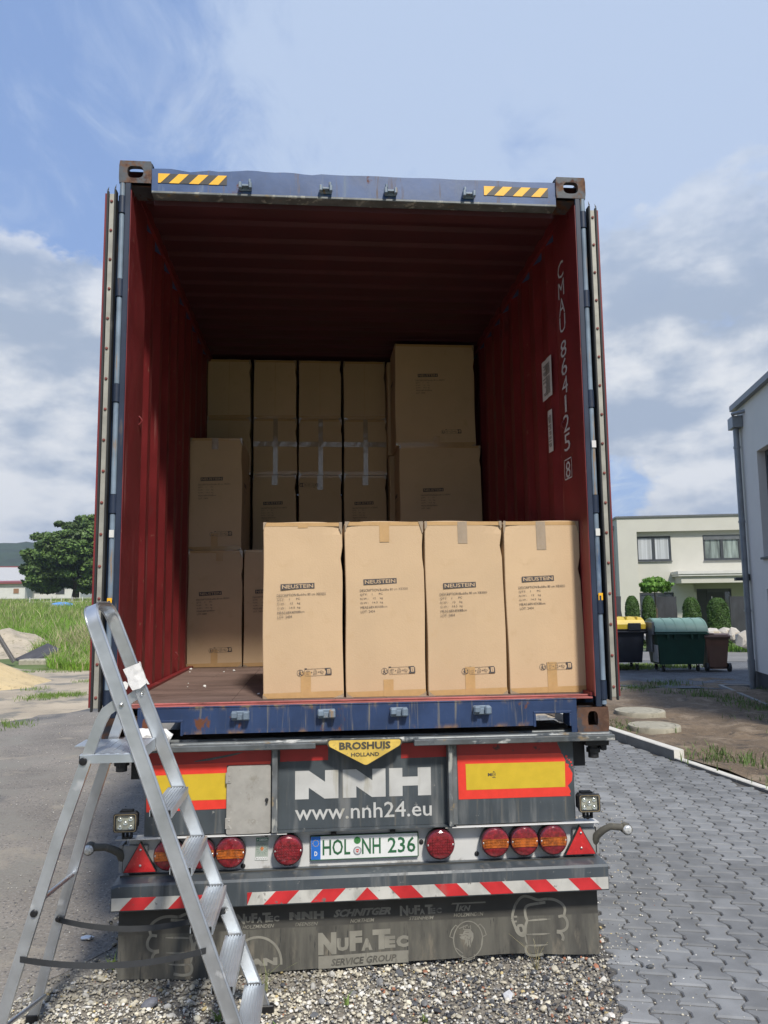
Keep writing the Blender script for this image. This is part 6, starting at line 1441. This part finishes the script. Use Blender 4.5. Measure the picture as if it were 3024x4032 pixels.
# big tree
def big_tree(cx_, cy_, z0, parts, nclump, nleaf, ls, base_col, lab, seed, name='deciduous_tree'):
    t = thing(name, (cx_, cy_, z0), lab, 'tree'); rg = np.random.default_rng(seed); C_ = []
    for (ex, ey, ez, rx, ry, rz, wgt) in parts:
        m_ = int(nclump*wgt); q = rg.normal(size=(m_, 3)); q /= np.linalg.norm(q, axis=1)[:, None]; C_.append(np.array([cx_+ex, cy_+ey, z0+ez])+q*np.array([rx, ry, rz])*rg.uniform(.55, 1.0, m_)[:, None]**.6)
    C_ = np.concatenate(C_); ks = len(C_); R_ = rg.uniform(.7, 1.5, ks); tint_ = rg.uniform(.65, 1.3, ks)
    k = rg.integers(0, ks, nleaf); q = rg.normal(size=(nleaf, 3)); q /= np.linalg.norm(q, axis=1)[:, None]; P_ = C_[k]+q*(R_[k]*rg.uniform(.3, 1, nleaf)**.5)[:, None]*np.array([1.25, 1.25, .62])
    P_[:, 2] = np.maximum(P_[:, 2], z0+1.2)
    col = np.array(base_col)[None]*(tint_[k]*rg.uniform(.75, 1.25, nleaf))[:, None]
    leaves('crown', P_, q*.5+np.array([0, 0, .7]), rg.uniform(ls*.6, ls*1.3, nleaf), col, M['leaf'], t)
    mb = MB(); mb.path([(cx_, cy_, z0-.5), (cx_+.2, cy_, z0+2), (cx_, cy_, z0+6), (cx_+.3, cy_, z0+10)], [.7, .5, .32, .12], 10)
    for i in range(12):
        e = C_[rg.integers(0, ks)]; mb.path([(cx_+.1, cy_, z0+2.5+i*.35), tuple((np.array([cx_, cy_, z0+4+i*.3])+e)/2), tuple(e)], [.22, .12, .04], 6)
    mb.build('trunk', [M['bark']], t)
def terr(x, y): return float(terrain_h(np.array([x]), np.array([y]))[0])
TY = 128.; tx, _ = at(300, 2200, TY); _, tz1 = at(300, 2012, TY); tz0 = terr(tx, TY); Hh = tz1-tz0
sc = (TY+3.76)/78.76
big_tree(tx, TY, tz0, [(0, 0, Hh*.48, 4.5*sc, 4.4*sc, Hh*.40, .45), (-2.4*sc, 0, Hh*.36, 2.3*sc, 3*sc, Hh*.27, .25), (2.0*sc, 0, Hh*.60, 2.9*sc, 3.5*sc, Hh*.34, .3)], 420, 76000, .34, (.105, .175, .042), 'large dark green tree left of the container, in front of the barn', 11)
big_tree(tx+15, TY+20, terr(tx+15, TY+20), [(0, 0, Hh*.4, 4*sc, 4*sc, Hh*.36, 1.)], 160, 14000, .4, (.05, .09, .02), 'dark green tree hidden behind the container, beside the large one', 12)
# barn
BY = 150.; k_ = (BY+3.76)/88.76
def bx_(x): return -.2173+(x+.2173)*k_
def bz_(z): return .6434+(z-.6434)*k_
bg_ = terr(bx_(-34), BY)
BN = thing('barn', (bx_(-35), BY, bg_), 'white barn with pale sheet roof and red verge boards at the left edge', 'barn')
mb = MB(); mb.box(bx_(-42), bx_(-32.62), BY, BY+9, bg_-1, bz_(3.22)); mb.box(bx_(-42), bx_(-27.5), BY+5, BY+14, bg_-1, bz_(3.1)); mb.build('wall', [M['barnwhite']], BN)
MB().add([(bx_(-42), BY-.6, bz_(3.30)), (bx_(-32.0), BY-.6, bz_(3.36)), (bx_(-32.6), BY+6, bz_(3.72)), (bx_(-42), BY+6, bz_(3.66))], [(0, 1, 2, 3)]).box(bx_(-42), bx_(-32.1), BY-.65, BY-.55, bz_(3.16), bz_(3.30)).build('lean_roof', [M['barnred']], BN)
MB().add([(bx_(-42), BY+3, bz_(3.50)), (bx_(-31.4), BY+3, bz_(3.50)), (bx_(-31.4), BY+13, bz_(5.32)), (bx_(-42), BY+13, bz_(5.42))], [(0, 1, 2, 3)]).build('roof', [M['barnroof']], BN)
MB().box(bx_(-42), bx_(-31.3), BY+12.9, BY+13.2, bz_(5.30), bz_(5.46)).build('ridge', [M['barnred']], BN)
MB().box(bx_(-34.4), bx_(-32.2), BY+14, BY+14.5, bz_(5.3), bz_(5.58)).build('dark_ridge', [M['anth']], BN)
for a, b, c, d_, mt in ((-33.89, -33.22, 2.04, 2.67, 'shutter'), (-32.53, -32.05, 2.12, 2.62, 'anth'), (-31.45, -31.0, 2.05, 2.62, 'anth'), (-30.3, -29.2, 1.95, 2.65, 'anth')):
    yy_ = BY if a < -32.6 else BY+5
    fr = MB().box(bx_(a), bx_(b), yy_-.05, yy_, bz_(c), bz_(d_)).build('window', [M['barnwhite']], BN); MB().box(bx_(a+.05), bx_(b-.05), yy_-.09, yy_-.051, bz_(c+.05), bz_(d_-.05)).build('pane', [M[mt]], fr)
MB().add([(bx_(-32.4), BY+4.4, bz_(3.05)), (bx_(-27.6), BY+4.4, bz_(2.98)), (bx_(-27.6), BY+9, bz_(3.28)), (bx_(-32.4), BY+9, bz_(3.40))], [(0, 1, 2, 3)]).build('low_roof', [M['barnred']], BN)
# paddock fence and a blue tarpaulin by the barn
mb = MB(); fx0, _ = at(*zl_(240, 965), 100.); fx1, _ = at(*zl_(740, 965), 100.); fz = terr(fx0, 100.)
F_ = thing('paddock_fence', (fx0, 100, fz), 'pale rail fence in front of the barn and the tree', 'fence')
for z in (.55, 1.0): MB().box(fx0, fx1, 100, 100.06, fz+z, fz+z+.05).build('rail', [M['barnwhite']], F_)
for i in range(7): x = fx0+(fx1-fx0)*i/6; MB().box(x-.04, x+.04, 99.9, 100, fz-.2, fz+1.2).build('post', [M['barnwhite']], F_)
xt, zt_ = at(*zl_(495, 988), 90.); crumple('tarpaulin', (xt, 90, terr(xt, 90)+.35), (1.5, .8, .42), 3, 4, M['tarp'], 'blue tarpaulin heap at the foot of the large tree', 'tarpaulin', .12)
# wooded hill
xs_ = np.linspace(-1100, 400, 150); ys2 = np.linspace(560, 1500, 50)
def hill_h(x, y):
    c = 60*np.exp(-((x+250)/260)**2)+42*np.exp(-((x+560)/220)**2)+46*np.exp(-((x-60)/220)**2); r = sstep(y, 560, 860)*(1-.3*sstep(y, 900, 1500))
    return 2+c*r*.93+1.6*np.sin(x*.11)*np.sin(y*.09)+1.2*np.sin(x*.31+y*.2)
grid_sheet('hill', xs_, ys2, hill_h, M['hill'])
# field grass
def blades(name, P_, h_, wd, col, lean=.25, mat=None, label=None, cat=None, kind='stuff'):
    n = len(P_); a = rng.uniform(0, 2*pi, n); ln = rng.normal(0, lean, (n, 2)); sx = np.cos(a)*wd/2; sy = np.sin(a)*wd/2
    b0 = P_+np.stack([-sx, -sy, 0*sx], 1); b1 = P_+np.stack([sx, sy, 0*sx], 1)
    m0 = P_+np.stack([ln[:, 0]*h_*.3-sx*.7, ln[:, 1]*h_*.3-sy*.7, h_*.6], 1); m1 = m0+np.stack([1.4*sx, 1.4*sy, 0*sx], 1); tp = P_+np.stack([ln[:, 0]*h_, ln[:, 1]*h_, h_*.97], 1)
    V = np.stack([b0, b1, m1, m0, tp, tp], 1).reshape(-1, 3); i = np.arange(n)*6; F = np.concatenate([np.stack([i, i+1, i+2, i+3], 1), np.stack([i+3, i+2, i+4, i+5], 1)])
    V[5::6] += np.array([.001, 0, 0]); o = np_mesh(name, V, F, [mat or M['grass']], col=np.repeat(col, 6, 0)); return tag(o, label, cat, kind=kind)
N = 110000; yv = 17.4+(rng.random(N)**2.4)*95; sl_ = rng.uniform(-.455, -.175, N); xv = -.2173+sl_*(yv+3.76)
edge_y = 17.4+np.clip((-6.2-xv)*1.0, 0, 6.0)+.5*np.sin(xv*2)
kp = (yv > edge_y) & ~(((xv+11.2)/2.1)**2+((yv-25)/1.9)**2 < 1) & ~((xv < -7.9) & (yv < 21.6) & (xv > -12.5)) & ~((xv < -9.3) & (yv < 23.4) & (xv > -12.5)); xv, yv = xv[kp], yv[kp]; n = len(xv)
hh = rng.uniform(.40, .90, n)*(.40+.60*sstep(yv, 17.5, 24))*(1+.35*np.sin(xv*.9+yv*.35)*np.sin(yv*.6)); wd = .012+.00075*yv
tone = .5+.5*np.sin(xv*.7+yv*.22+1.5*np.sin(yv*.13)); t3 = rng.random(n)
cA = np.array([.19, .37, .035]); cB = np.array([.27, .34, .09]); cC = np.array([.48, .43, .25])
fr_ = np.clip(tone*.4+rng.normal(0, .18, n)+sstep(yv, 24, 60)*.5, 0, 1)[:, None]; col = cA*(1-fr_)+cB*fr_
straw = (rng.random(n) < .06+.42*np.exp(-((xv+7.9)/1.3)**2-((yv-24)/3.5)**2)); col[straw] = cC; hh[straw] *= 1.25
col *= rng.uniform(.7, 1.25, n)[:, None]
blades('field_grass', np.stack([xv, yv, terrain_h(xv, yv)-.02], 1), hh, wd, col)
# tufts on the dirt and along the soil
def tuft_area(name, pts, n, h_, w_, col, spread):
    c = np.array(pts)[rng.integers(0, len(pts), n)]; P_ = c+np.column_stack([rng.normal(0, spread, (n, 2)), np.zeros(n)]); return blades(name, P_, rng.uniform(.4, 1, n)*h_, rng.uniform(.6, 1.3, n)*w_, np.array(col)[None]*rng.uniform(.6, 1.3, n)[:, None], .45)
tp_ = [(rng.uniform(-5.6, -4.8), rng.uniform(11.0, 11.9), G) for _ in range(10)]+[(rng.uniform(-5.4, -4.2), rng.uniform(7.4, 8.8), G) for _ in range(5)]+[(rng.uniform(-6.5, -4.0), rng.uniform(8, 17), G) for _ in range(6)]+[(rng.uniform(-8, -4), 16.9+rng.random(), G) for _ in range(14)]
tuft_area('verge_grass', tp_, 3200, .08, .010, (.17, .27, .05), .14)
tp2 = [(kerb_x(y)+rng.uniform(.22, .65), y, G+.03) for y in rng.uniform(2.6, 4.9, 7)]+[(3.72, 6.0, G+.03), (3.75, 6.4, G+.03), (3.7, 6.2, G+.02), (3.65, 6.7, G+.02)]
tp2 += [(x, 10.9+.6*sin(x*3)-.38*(x-6), G+.02) for x in rng.uniform(5.6, 8.4, 12)]+[(6.55+rng.uniform(-.25, .3), rng.uniform(6.8, 9.4), G+.03) for _ in range(12)]+[(rng.uniform(4.5, 7.5), rng.uniform(4, 11.5), G+.03) for _ in range(7)]
tuft_area('soil_weeds', tp2, 1900, .12, .013, (.13, .20, .06), .17)
N = 5200; yy_ = rng.uniform(17.6, 20.6, N); xx_ = rng.uniform(9.5, 15.5, N); kp = yy_ > 19.9-(xx_-11)*.42; xx_, yy_ = xx_[kp], yy_[kp]
blades('bed_grass', np.stack([xx_, yy_+.6, np.full(len(xx_), G)], 1), rng.uniform(.08, .26, len(xx_)), np.full(len(xx_), .022), np.array([[.15, .29, .045]])*rng.uniform(.6, 1.3, len(xx_))[:, None])
yd = [(6.9+rng.uniform(0, 2.3), 14.9+rng.uniform(-.3, 1.2), G+.01) for _ in range(16)]; tuft_area('yard_weeds', yd, 2600, .09, .016, (.20, .28, .06), .2)
# single plants in the gravel
def weed(x, y, n, h_, wd, col, lab, grp=None, lean=.6, cat='weed'):
    t_ = np.column_stack([np.full(n, x)+rng.normal(0, .008, n), np.full(n, y)+rng.normal(0, .008, n), np.full(n, G+.004)])
    o = blades('weed', t_, rng.uniform(.5, 1, n)*h_, np.full(n, wd), np.array(col)[None]*rng.uniform(.7, 1.2, n)[:, None], lean); del o['kind']; tag(o, lab, cat, grp)
weed(-1.02, -.48, 34, .055, .006, (.20, .29, .06), 'spiky green tuft in the gravel left of the ladder stile', lean=.9)
weed(-.90, -.66, 16, .05, .016, (.15, .27, .06), 'broad-leaved green weed in the gravel behind the ladder stile', lean=.8)
weed(-.34, -.58, 14, .075, .018, (.20, .34, .07), 'bright green seedling in the gravel beneath the arch emblem', lean=.5)
weed(-.10, -.28, 10, .05, .012, (.24, .34, .10), 'small green sprout in the gravel near the flap centre', lean=.3)
weed(.80, -.06, 16, .14, .0028, (.40, .36, .20), 'dry grass tuft with long straws before the right fist drawing', lean=.45)
weed(-.45, -.12, 10, .11, .003, (.30, .34, .14), 'thin grass straws sprouting beneath the left of the flap', lean=.55)
weed(-1.18, .16, 26, .06, .008, (.22, .32, .06), 'green tuft beside the left bottom corner of the flap', lean=.7)
weed(-1.22, -.40, 14, .045, .007, (.24, .32, .08), 'small tuft at the edge of asphalt and gravel', lean=.7)
weed(.22, -.44, 12, .03, .008, (.22, .30, .08), 'tiny green sprig in the gravel before the service group sign', lean=.7)
weed(-.62, -.34, 14, .04, .010, (.18, .28, .07), 'small green rosette in the gravel just behind the lowest ladder step', lean=.8)
weed(.46, -.60, 12, .035, .010, (.28, .34, .08), 'small yellow-green weed in the gravel right of centre', lean=.7)

# ================================================================== HAZE
hm = bpy.data.materials.new('haze_air'); hm.use_nodes = True; t = NT(hm.node_tree); v = t.new('ShaderNodeVolumePrincipled'); v.inputs['Density'].default_value = .00030; v.inputs['Color'].default_value = (.75, .85, 1., 1); v.inputs['Anisotropy'].default_value = .2
o = t.new('ShaderNodeOutputMaterial'); t.t.links.new(v.outputs[0], o.inputs[1])
hzb = MB().box(-3400, 3400, -3400, 3400, -12, 150).build('haze', [hm]); tag(hzb, kind='stuff')
